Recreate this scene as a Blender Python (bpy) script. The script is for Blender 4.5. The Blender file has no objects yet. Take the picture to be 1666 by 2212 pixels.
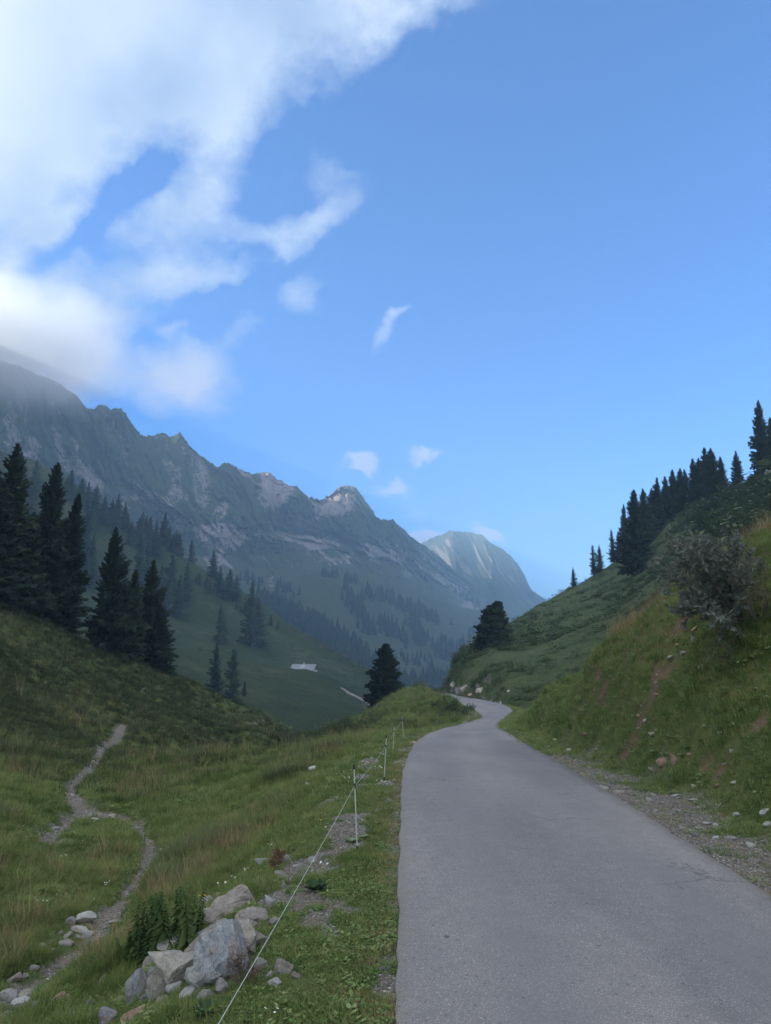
import bpy, bmesh, math, random
import numpy as np
from mathutils import Vector, Matrix

sc = bpy.context.scene
col = sc.collection
R = math.radians

# ---------------------------------------------------------------- camera
EYE = 1.75
FOC = 1565.0            # focal length in units of a 1666 x 2212 picture
PITCH = R(11.7)
cam_d = bpy.data.cameras.new('camera')
cam = bpy.data.objects.new('camera', cam_d); col.objects.link(cam)
cam.location = (0, 0, EYE); cam.rotation_euler = (R(90) + PITCH, 0, 0)
cam_d.sensor_fit = 'VERTICAL'; cam_d.sensor_height = 24.0
cam_d.lens = 24.0 * FOC / 2212.0
cam_d.clip_start = 0.05; cam_d.clip_end = 60000
sc.camera = cam

# ---------------------------------------------------------------- light
SUN_EL, SUN_AZ = 21.0, -97.0          # azimuth clockwise from the view direction (+Y)
SKY_STRENGTH = 0.13
sun_d = bpy.data.lights.new('sun', 'SUN'); sun = bpy.data.objects.new('sun', sun_d); col.objects.link(sun)
sun_d.energy = 3.4; sun_d.angle = R(0.5); sun_d.color = (1.0, 0.90, 0.76)
_sd = Vector((math.sin(R(SUN_AZ)) * math.cos(R(SUN_EL)), math.cos(R(SUN_AZ)) * math.cos(R(SUN_EL)), math.sin(R(SUN_EL))))
sun.rotation_euler = _sd.to_track_quat('Z', 'Y').to_euler()
sc.view_settings.view_transform = 'Standard'; sc.view_settings.look = 'None'
sc.view_settings.gamma = 1.0; sc.view_settings.use_curve_mapping = False
sc.view_settings.exposure = 1.6
sc.render.engine = 'CYCLES'
sc.cycles.use_denoising = True
try:
    sc.cycles.denoiser = 'OPENIMAGEDENOISE'; sc.cycles.denoising_input_passes = 'RGB_ALBEDO_NORMAL'; sc.cycles.denoising_prefilter = 'ACCURATE'
except Exception: pass
sc.cycles.max_bounces = 5; sc.cycles.diffuse_bounces = 4; sc.cycles.glossy_bounces = 1
sc.cycles.transmission_bounces = 2; sc.cycles.volume_bounces = 2; sc.cycles.transparent_max_bounces = 8
sc.cycles.caustics_reflective = False; sc.cycles.caustics_refractive = False

def pix_dir(px, py):
    a = (px - 833.0) / FOC; b = (1106.0 - py) / FOC
    cp, sp = math.cos(PITCH), math.sin(PITCH)
    return a, cp - b * sp, sp + b * cp
def pix(px, py, y):
    """world point seen at a picture position, y metres ahead"""
    a, dy, dz = pix_dir(px, py)
    return (a / dy * y, y, EYE + dz / dy * y)
def pix_pol(px, py, y):
    x, y, z = pix(px, py, y); r = math.hypot(x, y)
    return math.atan2(x, y), r, (z - EYE) / r

class NT:
    """small node tree helper"""
    def __init__(s, tree): s.t = tree; s.n = tree.nodes; s.l = tree.links
    def node(s, typ, **kw):
        n = s.n.new(typ)
        for k, v in kw.items():
            if k.startswith('_'): setattr(n, k[1:], v)
        return n
    def put(s, sock, v):
        if hasattr(v, 'is_output') : s.l.new(v, sock)
        elif v is not None:
            if isinstance(v, (tuple, list)) and sock.type == 'RGBA' and len(v) == 3: v = (*v, 1)
            sock.default_value = v
    def math(s, op, a, b=None, c=None, clamp=False):
        n = s.n.new('ShaderNodeMath'); n.operation = op; n.use_clamp = clamp
        s.put(n.inputs[0], a)
        if b is not None: s.put(n.inputs[1], b)
        if c is not None: s.put(n.inputs[2], c)
        return n.outputs[0]
    def vmath(s, op, a, b=None, out=0):
        n = s.n.new('ShaderNodeVectorMath'); n.operation = op
        s.put(n.inputs[0], a)
        if b is not None: s.put(n.inputs[1], b)
        return n.outputs[out]
    def noise(s, vec, scale, detail=4, rough=0.55, out=0, dist=0.0):
        n = s.n.new('ShaderNodeTexNoise'); s.put(n.inputs['Vector'], vec)
        n.inputs['Scale'].default_value = scale; n.inputs['Detail'].default_value = detail
        n.inputs['Roughness'].default_value = rough; n.inputs['Distortion'].default_value = dist
        return n.outputs[out]
    def voronoi(s, vec, scale, feature='F1', out=0, rnd=1.0):
        n = s.n.new('ShaderNodeTexVoronoi'); n.feature = feature; s.put(n.inputs['Vector'], vec)
        n.inputs['Scale'].default_value = scale; n.inputs['Randomness'].default_value = rnd
        return n.outputs[out]
    def ramp(s, fac, stops, interp='LINEAR'):
        n = s.n.new('ShaderNodeValToRGB'); s.put(n.inputs[0], fac); cr = n.color_ramp; cr.interpolation = interp
        while len(cr.elements) < len(stops): cr.elements.new(0.5)
        for e, (p, c) in zip(cr.elements, stops):
            e.position = p; e.color = (*c, 1) if len(c) == 3 else c
        return n.outputs[0]
    def maprange(s, v, a, b, c=0.0, d=1.0, smooth=True):
        n = s.n.new('ShaderNodeMapRange'); n.interpolation_type = 'SMOOTHSTEP' if smooth else 'LINEAR'
        s.put(n.inputs[0], v)
        for i, q in enumerate((a, b, c, d)): s.put(n.inputs[i + 1], q)
        return n.outputs[0]
    def mix(s, fac, a, b, mode='MIX'):
        n = s.n.new('ShaderNodeMix'); n.data_type = 'RGBA'; n.blend_type = mode
        s.put(n.inputs[0], fac); s.put(n.inputs[6], a); s.put(n.inputs[7], b)
        return n.outputs[2]
    def mapping(s, vec, scale=(1, 1, 1), rot=(0, 0, 0), loc=(0, 0, 0)):
        n = s.n.new('ShaderNodeMapping'); s.put(n.inputs[0], vec)
        n.inputs['Scale'].default_value = scale; n.inputs['Rotation'].default_value = rot; n.inputs['Location'].default_value = loc
        return n.outputs[0]
    def bump(s, h, strength=0.5, dist=0.1, normal=None):
        n = s.n.new('ShaderNodeBump'); s.put(n.inputs['Height'], h)
        n.inputs['Strength'].default_value = strength; n.inputs['Distance'].default_value = dist
        if normal is not None: s.put(n.inputs['Normal'], normal)
        return n.outputs[0]

def material(name, build, rough=0.9, spec=0.2):
    m = bpy.data.materials.new(name); m.use_nodes = True
    t = NT(m.node_tree); b = m.node_tree.nodes['Principled BSDF']
    b.inputs['Roughness'].default_value = rough
    b.inputs['Specular IOR Level'].default_value = spec
    r = build(t, b)
    if r is not None: t.put(b.inputs['Base Color'], r)
    return m

# ---------------------------------------------------------------- world: Nishita sky with clouds
world = bpy.data.worlds.new('World'); sc.world = world; world.use_nodes = True
w = NT(world.node_tree); w.n.clear()
sky = w.n.new('ShaderNodeTexSky'); sky.sky_type = 'NISHITA'; sky.sun_disc = False
sky.sun_elevation = R(SUN_EL); sky.sun_rotation = R(SUN_AZ); sky.altitude = 1400
sky.air_density = 1.0; sky.dust_density = 0.35; sky.ozone_density = 2.2
tc = w.n.new('ShaderNodeTexCoord').outputs['Generated']
dirn = w.vmath('NORMALIZE', tc)
sep = w.n.new('ShaderNodeSeparateXYZ'); w.put(sep.inputs[0], dirn)
azn = w.math('ARCTAN2', sep.outputs[0], sep.outputs[1])
eln = w.math('ARCSINE', sep.outputs[2])
comb = w.n.new('ShaderNodeCombineXYZ'); w.put(comb.inputs[0], azn); w.put(comb.inputs[1], eln)
ae = comb.outputs[0]
# slow warp then fine fraying
wn = w.noise(dirn, 5.0, 6, 0.6, out=1)
wv = w.vmath('MULTIPLY', w.vmath('SUBTRACT', wn, (0.5, 0.5, 0.5)), (0.07, 0.07, 0))
wn2 = w.noise(dirn, 22.0, 6, 0.62, out=1)
wv2 = w.vmath('MULTIPLY', w.vmath('SUBTRACT', wn2, (0.5, 0.5, 0.5)), (0.045, 0.045, 0))
aew = w.vmath('ADD', w.vmath('ADD', ae, wv), wv2)
# soft ellipses (px, py, half width, half height, tilt in degrees, strength) of the cloud field
CL = [(0, -60, 700, 420, 0, 1.5), (560, -20, 420, 290, 14, 1.1), (860, -20, 300, 150, 16, .75), (90, 300, 330, 230, -10, .9), (420, 200, 260, 130, 12, .7),
      (0, 480, 200, 240, 0, .9), (-40, 720, 330, 190, 0, 1.5), (180, 690, 230, 150, 20, 1.0), (90, 780, 200, 90, 0, .5), (120, 500, 90, 50, 30, .5),
      (380, 585, 190, 65, 14, .85), (470, 590, 120, 40, 20, .4), (400, 470, 200, 120, 25, .8), (470, 330, 120, 130, 70, .55), (620, 500, 170, 75, 12, .75), (720, 460, 100, 60, 20, .5), (740, 380, 70, 150, 80, .30), (690, 330, 60, 120, 80, .25),
      (350, 840, 150, 110, 20, .85), (420, 780, 120, 90, 40, .55), (380, 715, 60, 30, 20, .5), (520, 725, 75, 60, 30, .5), (470, 860, 110, 90, 0, .35),
      (645, 640, 90, 70, 20, .55), (840, 725, 70, 40, 65, .62), (875, 680, 60, 26, 20, .5), (940, 10, 220, 60, 12, .35),
      (290, 400, 120, 70, 42, -.9), (200, 500, 90, 50, 40, -.55), (100, 580, 80, 42, 40, -.55), (300, 740, 60, 60, 0, -.3), (600, 330, 70, 110, 80, -.3), (560, 540, 50, 24, 0, -.25)]
SM = [(780, 1003, 62, 34, -8, 1.5), (916, 984, 52, 24, 5, 1.0), (845, 1054, 62, 24, 0, 0.9), (897, 1106, 40, 18, 10, 0.5),
      (912, 1158, 58, 28, 5, 1.5), (1062, 1158, 62, 28, -22, 1.4)]
def ellipse(vec, e):
    px, py, rx, ry, tilt, s = e
    a, dy, dz = pix_dir(px, py); az = math.atan2(a, dy); el = math.atan2(dz, math.hypot(a, dy))
    rxa = rx / FOC * math.cos(math.atan2(1106 - py, FOC)) / max(0.5, math.cos(el)); rya = ry / FOC * math.cos(math.atan2(1106 - py, FOC))
    d = w.vmath('SUBTRACT', vec, (az, el, 0))
    mp = w.n.new('ShaderNodeMapping'); mp.vector_type = 'TEXTURE'
    w.put(mp.inputs[0], d); mp.inputs['Rotation'].default_value = (0, 0, R(tilt)); mp.inputs['Scale'].default_value = (rxa, rya, 1)
    ln = w.vmath('LENGTH', mp.outputs[0], out=1)
    return w.math('MULTIPLY', w.maprange(ln, 0.0, 1.0, 1.0, 0.0), s)
acc = None
for e in CL:
    q = ellipse(aew, e); acc = q if acc is None else w.math('ADD', acc, q)
# bank goes on left and overhead; unseen cover behind added to brighten the ground
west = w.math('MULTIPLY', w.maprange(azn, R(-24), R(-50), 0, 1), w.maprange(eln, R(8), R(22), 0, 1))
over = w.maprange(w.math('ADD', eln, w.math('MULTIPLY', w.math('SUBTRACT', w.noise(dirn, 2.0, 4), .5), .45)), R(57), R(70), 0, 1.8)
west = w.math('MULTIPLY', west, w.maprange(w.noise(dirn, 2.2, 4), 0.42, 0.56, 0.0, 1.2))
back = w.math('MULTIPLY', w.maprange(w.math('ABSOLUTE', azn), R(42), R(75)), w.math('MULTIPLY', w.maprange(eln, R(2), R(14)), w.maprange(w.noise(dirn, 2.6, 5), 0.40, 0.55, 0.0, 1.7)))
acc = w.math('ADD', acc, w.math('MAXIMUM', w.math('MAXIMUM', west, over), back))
aest = w.mapping(w.vmath('ADD', ae, w.vmath('MULTIPLY', wv2, (1.6, 1.6, 0))), (1.0, 1.9, 1), (0, 0, R(-28)))
fine = w.noise(aest, 7.5, 10, 0.60)
fine2 = w.noise(w.mapping(ae, (1, 1.5, 1), (0, 0, R(-40))), 30.0, 8, 0.66)
nz_ = w.math('ADD', w.math('MULTIPLY', w.math('SUBTRACT', fine, .32), 3.0), w.math('MULTIPLY', w.math('SUBTRACT', fine2, .5), 1.6))
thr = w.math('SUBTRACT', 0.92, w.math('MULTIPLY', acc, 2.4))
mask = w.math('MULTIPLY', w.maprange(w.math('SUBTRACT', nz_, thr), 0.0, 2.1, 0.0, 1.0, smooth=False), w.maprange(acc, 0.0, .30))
ssep = None
aes = w.vmath('ADD', ae, w.vmath('MULTIPLY', wv2, (1.5, 1.5, 0)))
acs = None
for e in SM:
    q = ellipse(aes, e); acs = q if acs is None else w.math('MAXIMUM', acs, q)
msm = w.maprange(w.math('ADD', acs, w.math('MULTIPLY', w.math('SUBTRACT', fine2, 0.5), w.math('MULTIPLY', w.maprange(acs, 0.0, 0.3), 1.4))), 0.0, 1.05, 0.0, 0.75)
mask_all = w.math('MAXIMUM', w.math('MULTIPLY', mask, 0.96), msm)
tone = w.noise(dirn, 3.3, 5, 0.5)
ccol = w.mix(w.maprange(w.math('ADD', tone, w.math('MULTIPLY', w.maprange(acc, 0.6, 2.6), -0.10)), 0.36, 0.60), (1.0, 1.36, 2.02), (1.8, 2.1, 2.6))
ccol = w.mix(w.maprange(eln, R(14), R(32)), (1.62, 1.72, 2.42), ccol)
ccol = w.mix(w.maprange(azn, R(-27), R(-50)), ccol, (4.6, 4.4, 4.25))  # clouds out of view made brighter and warmer to light the ground
ccol = w.mix(w.math('MAXIMUM', w.maprange(eln, R(55), R(70)), w.maprange(w.math('ABSOLUTE', azn), R(40), R(60))), ccol, (4.6, 4.4, 4.25))  # same raised brightness for unseen cloud overhead, aside and behind
skyc = w.mix(1.0, sky.outputs[0], (.135, .43, .755), 'MULTIPLY')
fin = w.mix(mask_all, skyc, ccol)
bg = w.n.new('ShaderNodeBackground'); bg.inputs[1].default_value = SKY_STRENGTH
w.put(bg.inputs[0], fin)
wo = w.n.new('ShaderNodeOutputWorld'); w.l.new(bg.outputs[0], wo.inputs[0])

# ---------------------------------------------------------------- object helpers
def link(o, parent=None, kind=None, label=None, cat=None, group=None):
    if o.name not in col.objects: col.objects.link(o)
    if parent is not None: o.parent = parent
    if kind: o['kind'] = kind
    if label: o['label'] = label
    if cat: o['category'] = cat
    if group: o['group'] = group
    return o
def mesh_np(name, V, F, mat=None, smooth=False, attrs=None):
    """mesh from numpy arrays; F is (n,3), (n,4) or a list of such arrays"""
    Fs = F if isinstance(F, list) else [F]
    Fs = [np.asarray(f, dtype=np.int32) for f in Fs if len(f)]
    me = bpy.data.meshes.new(name)
    V = np.asarray(V, dtype=np.float32)
    me.vertices.add(len(V)); me.vertices.foreach_set('co', V.ravel())
    nl = sum(f.size for f in Fs); nf = sum(len(f) for f in Fs)
    me.loops.add(nl); me.loops.foreach_set('vertex_index', np.concatenate([f.ravel() for f in Fs]))
    me.polygons.add(nf)
    tot = np.concatenate([np.full(len(f), f.shape[1], dtype=np.int32) for f in Fs])
    st = np.concatenate([[0], np.cumsum(tot)[:-1]]).astype(np.int32)
    me.polygons.foreach_set('loop_start', st); me.polygons.foreach_set('loop_total', tot)
    me.polygons.foreach_set('use_smooth', np.full(nf, smooth))
    for k, a in (attrs or {}).items():
        at = me.attributes.new(k, 'FLOAT', 'POINT'); at.data.foreach_set('value', np.asarray(a, dtype=np.float32))
    me.update(calc_edges=True)
    if mat is not None: me.materials.append(mat)
    return me
def grid_faces(n, m):
    i = np.arange(n - 1)[:, None]; j = np.arange(m - 1)[None, :]
    a = i * m + j
    return np.stack([a, a + 1, a + m + 1, a + m], -1).reshape(-1, 4)

# value noise in numpy
def _h(ix, iy, seed):
    n = (ix.astype(np.int64) * 374761393 + iy.astype(np.int64) * 668265263 + seed * 1442695041) & 0xffffffff
    n = ((n ^ (n >> 13)) * 1274126177) & 0xffffffff
    n = ((n ^ (n >> 16)) * 2246822519) & 0xffffffff
    return ((n ^ (n >> 15)) & 0xffffff) / float(0xffffff)
def vnoise(x, y, seed=0):
    x = np.asarray(x, dtype=np.float64); y = np.asarray(y, dtype=np.float64)
    ix, iy = np.floor(x), np.floor(y); fx, fy = x - ix, y - iy
    fx = fx * fx * fx * (fx * (fx * 6 - 15) + 10); fy = fy * fy * fy * (fy * (fy * 6 - 15) + 10)
    a = _h(ix, iy, seed); b = _h(ix + 1, iy, seed); c = _h(ix, iy + 1, seed); d = _h(ix + 1, iy + 1, seed)
    return (a + (b - a) * fx) * (1 - fy) + (c + (d - c) * fx) * fy - 0.5
def fbm(x, y, octv=5, seed=0, gain=0.5, ridged=False):
    s = 0; a = 1.0; tot = 0
    ca, sa = math.cos(0.6), math.sin(0.6)
    for o in range(octv):
        v = vnoise(x, y, seed + o * 17)
        if ridged: v = 0.5 - 2 * np.abs(v)
        s = s + a * v; tot += a; a *= gain
        x, y = (x * ca - y * sa) * 2.03 + 3.7, (x * sa + y * ca) * 2.03 - 1.3
    return s / tot * 1.6
def sstep(a, b, x):
    t = np.clip((x - a) / (b - a), 0, 1); return t * t * (3 - 2 * t)

# ---------------------------------------------------------------- road geometry
LE = [(855, 2212, 0), (860, 2000, 0), (866, 1800, 0), (868, 1680, 0), (877, 1640, 15.5), (890, 1610, 19), (906, 1588, 24), (935, 1573, 31), (1000, 1561, 42),
      (1035, 1553.5, 52), (1044, 1546, 59), (1033, 1535, 72), (1010, 1524, 88), (975, 1514, 108), (945, 1506, 128), (915, 1500, 150), (885, 1496.5, 172)]
RE = [(1666, 1935, 0), (1500, 1830, 0), (1400, 1764, 0), (1300, 1700, 0), (1200, 1645, 15.5), (1140, 1612, 19.5), (1085, 1583, 27), (1074, 1571, 34), (1084, 1557, 45),
      (1103, 1543, 58), (1110, 1534, 68), (1090, 1524, 84), (1045, 1514.5, 104), (1005, 1507, 126), (975, 1501.5, 146), (950, 1498, 163), (915, 1495, 182)]
def edge_pts(E, x0):
    out = [(x0, -8.0, 0.0), (x0, 1.0, 0.0)]
    for px, py, d in E:
        if d == 0:
            a, dy, dz = pix_dir(px, py); d = -EYE / dz * dy
        out.append(pix(px, py, d))
    return np.array(out)
Lp = edge_pts(LE, 0.02); Rp = edge_pts(RE, 2.95)
Lp[0, 0] = Lp[1, 0] = Lp[2, 0]
def resample(P, n, smooth=2):
    P = np.asarray(P, float)
    for _ in range(smooth):            # Chaikin
        Q = [P[0]]
        for a, b in zip(P[:-1], P[1:]): Q += [a * .75 + b * .25, a * .25 + b * .75]
        Q.append(P[-1]); P = np.array(Q)
    s = np.concatenate([[0], np.cumsum(np.linalg.norm(np.diff(P, axis=0), axis=1))])
    t = np.linspace(0, 1, n) ** 1.35 * s[-1]
    return np.stack([np.interp(t, s, P[:, k]) for k in range(3)], 1)
NR = 420
def pair(n):
    Ls = resample(Lp, 1400); 
    Rs = resample(Rp, 1400)
    # march along the left edge and take the matching share of the right edge between the known pairs
    def par(P, S):
        idx = [int(np.argmin(((S - p) ** 2).sum(1))) for p in P]
        idx[0] = 0; idx[-1] = len(S) - 1
        return np.maximum.accumulate(idx)
    il, ir = par(Lp, Ls), par(Rp, Rs)
    k = np.linspace(0, len(Lp) - 1, n)
    a = np.interp(k, np.arange(len(Lp)), il); b = np.interp(k, np.arange(len(Rp)), ir)
    f = lambda S, t: np.stack([np.interp(t, np.arange(len(S)), S[:, q]) for q in range(3)], 1)
    return f(Ls, a), f(Rs, b)
RL, RR = pair(NR)
zc = (RL[:, 2] + RR[:, 2]) / 2
zs = np.convolve(np.pad(zc, 8, mode='edge'), np.ones(17) / 17, 'valid')
RL[:, 2] = zs; RR[:, 2] = zs
RC = (RL + RR) / 2; RH = np.linalg.norm((RR - RL)[:, :2], axis=1) / 2
def road_info(x, y):
    """signed distance to the nearer road edge (negative on the road), side (-1 left, +1 right) and road height"""
    sh = x.shape; x = x.ravel(); y = y.ravel()
    best = np.full(x.shape, 1e18); side = np.zeros(x.shape); z = np.zeros(x.shape); dist = np.zeros(x.shape)
    for P, sg in ((RL, -1), (RR, 1)):
        for i in range(0, NR - 4, 4):
            a, b = P[i], P[i + 4]
            ex, ey = b[0] - a[0], b[1] - a[1]; L2 = ex * ex + ey * ey + 1e-9
            t = np.clip(((x - a[0]) * ex + (y - a[1]) * ey) / L2, 0, 1)
            dx, dy = x - a[0] - t * ex, y - a[1] - t * ey
            d2 = dx * dx + dy * dy
            m = d2 < best
            cr = ex * (y - a[1]) - ey * (x - a[0])          # >0: left of the edge
            best = np.where(m, d2, best)
            inside = (cr < 0) if sg < 0 else (cr > 0)
            dist = np.where(m, np.where(inside, -1, 1) * np.sqrt(d2), dist)
            side = np.where(m, sg, side)
            z = np.where(m, a[2] + (b[2] - a[2]) * t, z)
    dist = np.where(dist < -3.2, -dist, dist)
    return dist.reshape(sh), side.reshape(sh), z.reshape(sh)
# ---------------------------------------------------------------- near ground: surface through known points
def tps_fit(P, v, lam=1e-4):
    n = len(P); d2 = ((P[:, None] - P[None]) ** 2).sum(-1)
    K = 0.5 * d2 * np.log(d2 + 1e-12) + lam * np.eye(n)
    A = np.zeros((n + 3, n + 3)); A[:n, :n] = K; A[:n, n] = 1; A[:n, n + 1:] = P; A[n, :n] = 1; A[n + 1:, :n] = P.T
    return np.linalg.solve(A, np.concatenate([v, [0, 0, 0]]))
def tps_eval(wt, P, Q):
    out = np.empty(len(Q))
    for s in range(0, len(Q), 20000):
        q = Q[s:s + 20000]; d2 = ((q[:, None] - P[None]) ** 2).sum(-1)
        out[s:s + 20000] = (0.5 * d2 * np.log(d2 + 1e-12)) @ wt[:len(P)] + wt[len(P)] + q @ wt[len(P) + 1:]
    return out
Z = 'z'
CP = [  # (px, py, distance ahead) or (px, py, 'z', height)
    # slope left of the road and the meadow hollow
    (0, 2212, Z, -1.15), (250, 2212, Z, -.75), (450, 2212, Z, -.40), (650, 2212, Z, -.12), (800, 2212, Z, -.03),
    (0, 2090, Z, -1.45), (250, 2090, Z, -1.05), (450, 2080, Z, -.6), (650, 2080, Z, -.2), (0, 1990, Z, -1.5), (250, 1990, Z, -1.5), (450, 1980, Z, -.85), (650, 1990, Z, -.3),
    (0, 1880, Z, -1.45), (130, 1890, Z, -1.8), (300, 1880, Z, -1.85), (450, 1880, Z, -1.3), (650, 1880, Z, -.55), (800, 1880, Z, -.1),
    (0, 1780, Z, -1.4), (150, 1780, Z, -2.2), (330, 1800, Z, -2.15), (500, 1760, Z, -1.8), (650, 1760, Z, -1.1), (800, 1760, Z, -.25),
    (0, 1690, 22), (150, 1700, 29), (330, 1700, 28), (500, 1700, 24), (650, 1700, 19), (780, 1680, 15.5), (840, 1660, 15.5),
    (0, 1600, 34), (120, 1620, 38), (230, 1615, 45), (330, 1640, 40), (450, 1645, 33), (560, 1640, 29), (700, 1613, 29), (800, 1593, 29), (860, 1580, 29), (640, 1625, 29),
    (270, 1566, 64), (350, 1590, 56), (450, 1592, 64), (560, 1590, 78), (600, 1602, 84),
    # left hill with the big spruces
    (0, 1500, 50), (0, 1400, 66), (0, 1290, 88), (110, 1340, 92), (160, 1370, 94), (230, 1400, 97), (300, 1422, 101), (365, 1440, 106), (450, 1486, 110), (560, 1535, 108), (630, 1566, 106),
    (130, 1500, 62), (260, 1520, 72), (400, 1545, 80), (200, 1440, 85), (330, 1480, 92), (480, 1560, 92), (120, 1420, 80), (100, 1570, 47),
    (670, 1592, 104),
    # gully behind the verge and the bank below the far road
    (700, 1592, 84), (760, 1556, 98), (820, 1520, 116), (860, 1508, 126), (800, 1560, 80), (860, 1556, 60), (900, 1530, 92), (950, 1548, 62), (960, 1530, 84),
    # right bank
    (1666, 1785, Z, .12), (1666, 1700, 8.6), (1666, 1600, 9.3), (1666, 1500, 9.9), (1666, 1400, 10.6), (1666, 1260, 11.6), (1666, 1180, 12.6), (1666, 1215, 17), (1666, 1290, 24), (1540, 1310, 19), (1540, 1380, 27), (1420, 1360, 21), (1420, 1420, 28), (1800, 1110, 13.6), (1800, 1170, 19),
    (1400, 1700, Z, .08), (1400, 1620, 11.8), (1400, 1550, 12.8), (1420, 1430, 14.0), (1420, 1312, 15.2), (1540, 1600, 10.6), (1540, 1400, 12.2), (1540, 1254, 13.6),
    (1250, 1620, Z, .03), (1250, 1560, 16.6), (1250, 1500, 17.8), (1250, 1440, 19.5), (1300, 1396, 18.5), (1160, 1585, 21.5), (1170, 1540, 24), (1185, 1488, 26.5), (1130, 1536, 33), (1115, 1550, 32),
]
CW = [  # (x, y, z)
    (-4, 1, -1.1), (-8, 2, -1.6), (-2, 0, -.4), (-3, -4, -.6), (-12, -2, -1.4), (-9, 9, -1.3), (-14, 14, -.8), (-25, 18, 3.0), (-30, 5, 5), (-60, 45, 22), (-80, 20, 33),
    (5.5, 1, .8), (7, 3.5, 2.0), (9.5, 6, 4.2), (5, -3, .6), (8, -4, 3.2), (15, 8, 7.0), (15, 0, 8), (22, 16, 6.0), (40, 10, 9), (12, 12, 4.6), (30, 30, 4), (14, 34, 2.0), (11, 36, .2),
    # behind the verge crest: the gully
    (-9.0, 45, -8.2), (-3.0, 45, -5.2), (-6, 60, -9.0), (1, 44, -3.4), (-15, 50, -7.3), (-12, 72, -10.8), (3.5, 60, -5.4),
    # behind the left hill
    (-52, 112, 2), (-40, 125, -5), (-30, 135, -9), (-20, 140, -13), (-15, 125, -13), (-85, 120, 16), (-60, 150, 0), (-10, 150, -13), (-8, 118, -13.5),
    (-110, 110, 25), (-120, 160, 22), (-90, 170, 8), (-50, 180, -12), (-20, 180, -17), (0, 160, -7), (0, 185, -9), (-110, 185, -16), (-80, 200, -20), (-45, 208, -23), (-20, 212, -24), (-5, 213, -22), (8, 214, -18), (30, 212, -20), (70, 200, -25), (110, 180, -25), (-15, 160, -15),
    # right of the far road, under the hillside
    (32, 72, -7), (34, 100, -9), (30, 130, -10), (60, 60, -4), (70, 110, -8), (25, 165, -10), (60, 170, -10), (22, 50, -4),
]
_p, _v = [], []
for c in CP:
    if c[2] == Z:
        a, dy, dz = pix_dir(c[0], c[1]); y = (c[3] - EYE) / dz * dy
    else: y = c[2]
    x, y, z = pix(c[0], c[1], y); _p.append((x, y)); _v.append(z)
for x, y, z in CW: _p.append((x, y)); _v.append(z)
for i in range(0, NR, 14):                         # the road itself
    if RC[i, 1] > 1.2: _p.append(tuple(RC[i, :2])); _v.append(RC[i, 2])
_p = np.array(_p); _v = np.array(_v)
def warp(x, y):
    r = np.hypot(x, y); return np.stack([np.arctan2(x, y) * 1.25, np.log(np.maximum(r, 1.2))], -1)
_r = np.hypot(_p[:, 0], _p[:, 1])
_P = warp(_p[:, 0], _p[:, 1]); _w = tps_fit(_P, _v / _r, 2e-4)
VERGE_R = 1.15
def ground_h(x, y, detail=True):
    sh = x.shape; xf, yf = x.ravel().astype(float), y.ravel().astype(float)
    r = np.hypot(xf, yf)
    z = tps_eval(_w, _P, warp(xf, yf)) * np.maximum(r, 1.2)
    D, side, zr = road_info(xf, yf)
    if detail:
        k = sstep(0.3, 3.0, D)
        z = z + k * (fbm(xf / 1.1, yf / 1.1, 4, 3) * 0.16 + fbm(xf / 0.35, yf / 0.35, 3, 9) * 0.05)
        z = z + k * fbm(xf / 7, yf / 7, 4, 21) * np.clip(0.014 * r, 0.05, 1.0)
        z = z + k * fbm(xf / 26, yf / 26, 3, 31) * np.clip(0.03 * (r - 35), 0.0, 2.0)
    dm = np.maximum(D, 0)
    wl = sstep(0.55, 2.3, dm); wr = sstep(0.75, 1.7, dm)
    wgt = np.where(side < 0, wl, wr)
    shoulder = zr - 0.035 - 0.02 * np.minimum(dm, 2) + fbm(xf / 0.5, yf / 0.5, 3, 5) * 0.03 * sstep(0.02, 0.4, dm)
    z = shoulder * (1 - wgt) + z * wgt
    z = np.where(D < 0, zr - 0.05 - (0.06 + .0022 * r) * sstep(0, 0.3, -D), z)
    return z.reshape(sh), D.reshape(sh), side.reshape(sh)

class Layer:
    """surface over (azimuth, range) that can be sampled where a sight line meets it"""
    def __init__(s, az, D, TE):        # az (n,), D, TE (n, m) near to far
        s.az, s.D, s.TE = az, D, TE
    def at_pol(s, az, te, pick='first'):
        i = np.searchsorted(s.az, az) - 1
        if i < 0 or i >= len(s.az) - 1: return None
        f = (az - s.az[i]) / (s.az[i + 1] - s.az[i])
        D = s.D[i] * (1 - f) + s.D[i + 1] * f; T = s.TE[i] * (1 - f) + s.TE[i + 1] * f
        k = np.nonzero(T >= te)[0]
        if len(k) == 0: return None
        k = k[0]
        if k == 0: r = D[0]
        else:
            u = (te - T[k - 1]) / (T[k] - T[k - 1] + 1e-12); r = D[k - 1] + (D[k] - D[k - 1]) * u
        return r
    def hit(s, px, py):
        az, _, te = pix_pol(px, py, 10.0)
        r = s.at_pol(az, te)
        if r is None: return None
        return np.array([math.sin(az) * r, math.cos(az) * r, EYE + te * r])
    def height(s, x, y):
        az, r = math.atan2(x, y), math.hypot(x, y)
        i = int(np.clip(np.searchsorted(s.az, az) - 1, 0, len(s.az) - 2))
        f = (az - s.az[i]) / (s.az[i + 1] - s.az[i])
        D = s.D[i] * (1 - f) + s.D[i + 1] * f; T = s.TE[i] * (1 - f) + s.TE[i + 1] * f
        return EYE + np.interp(r, D, T * D)

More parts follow.
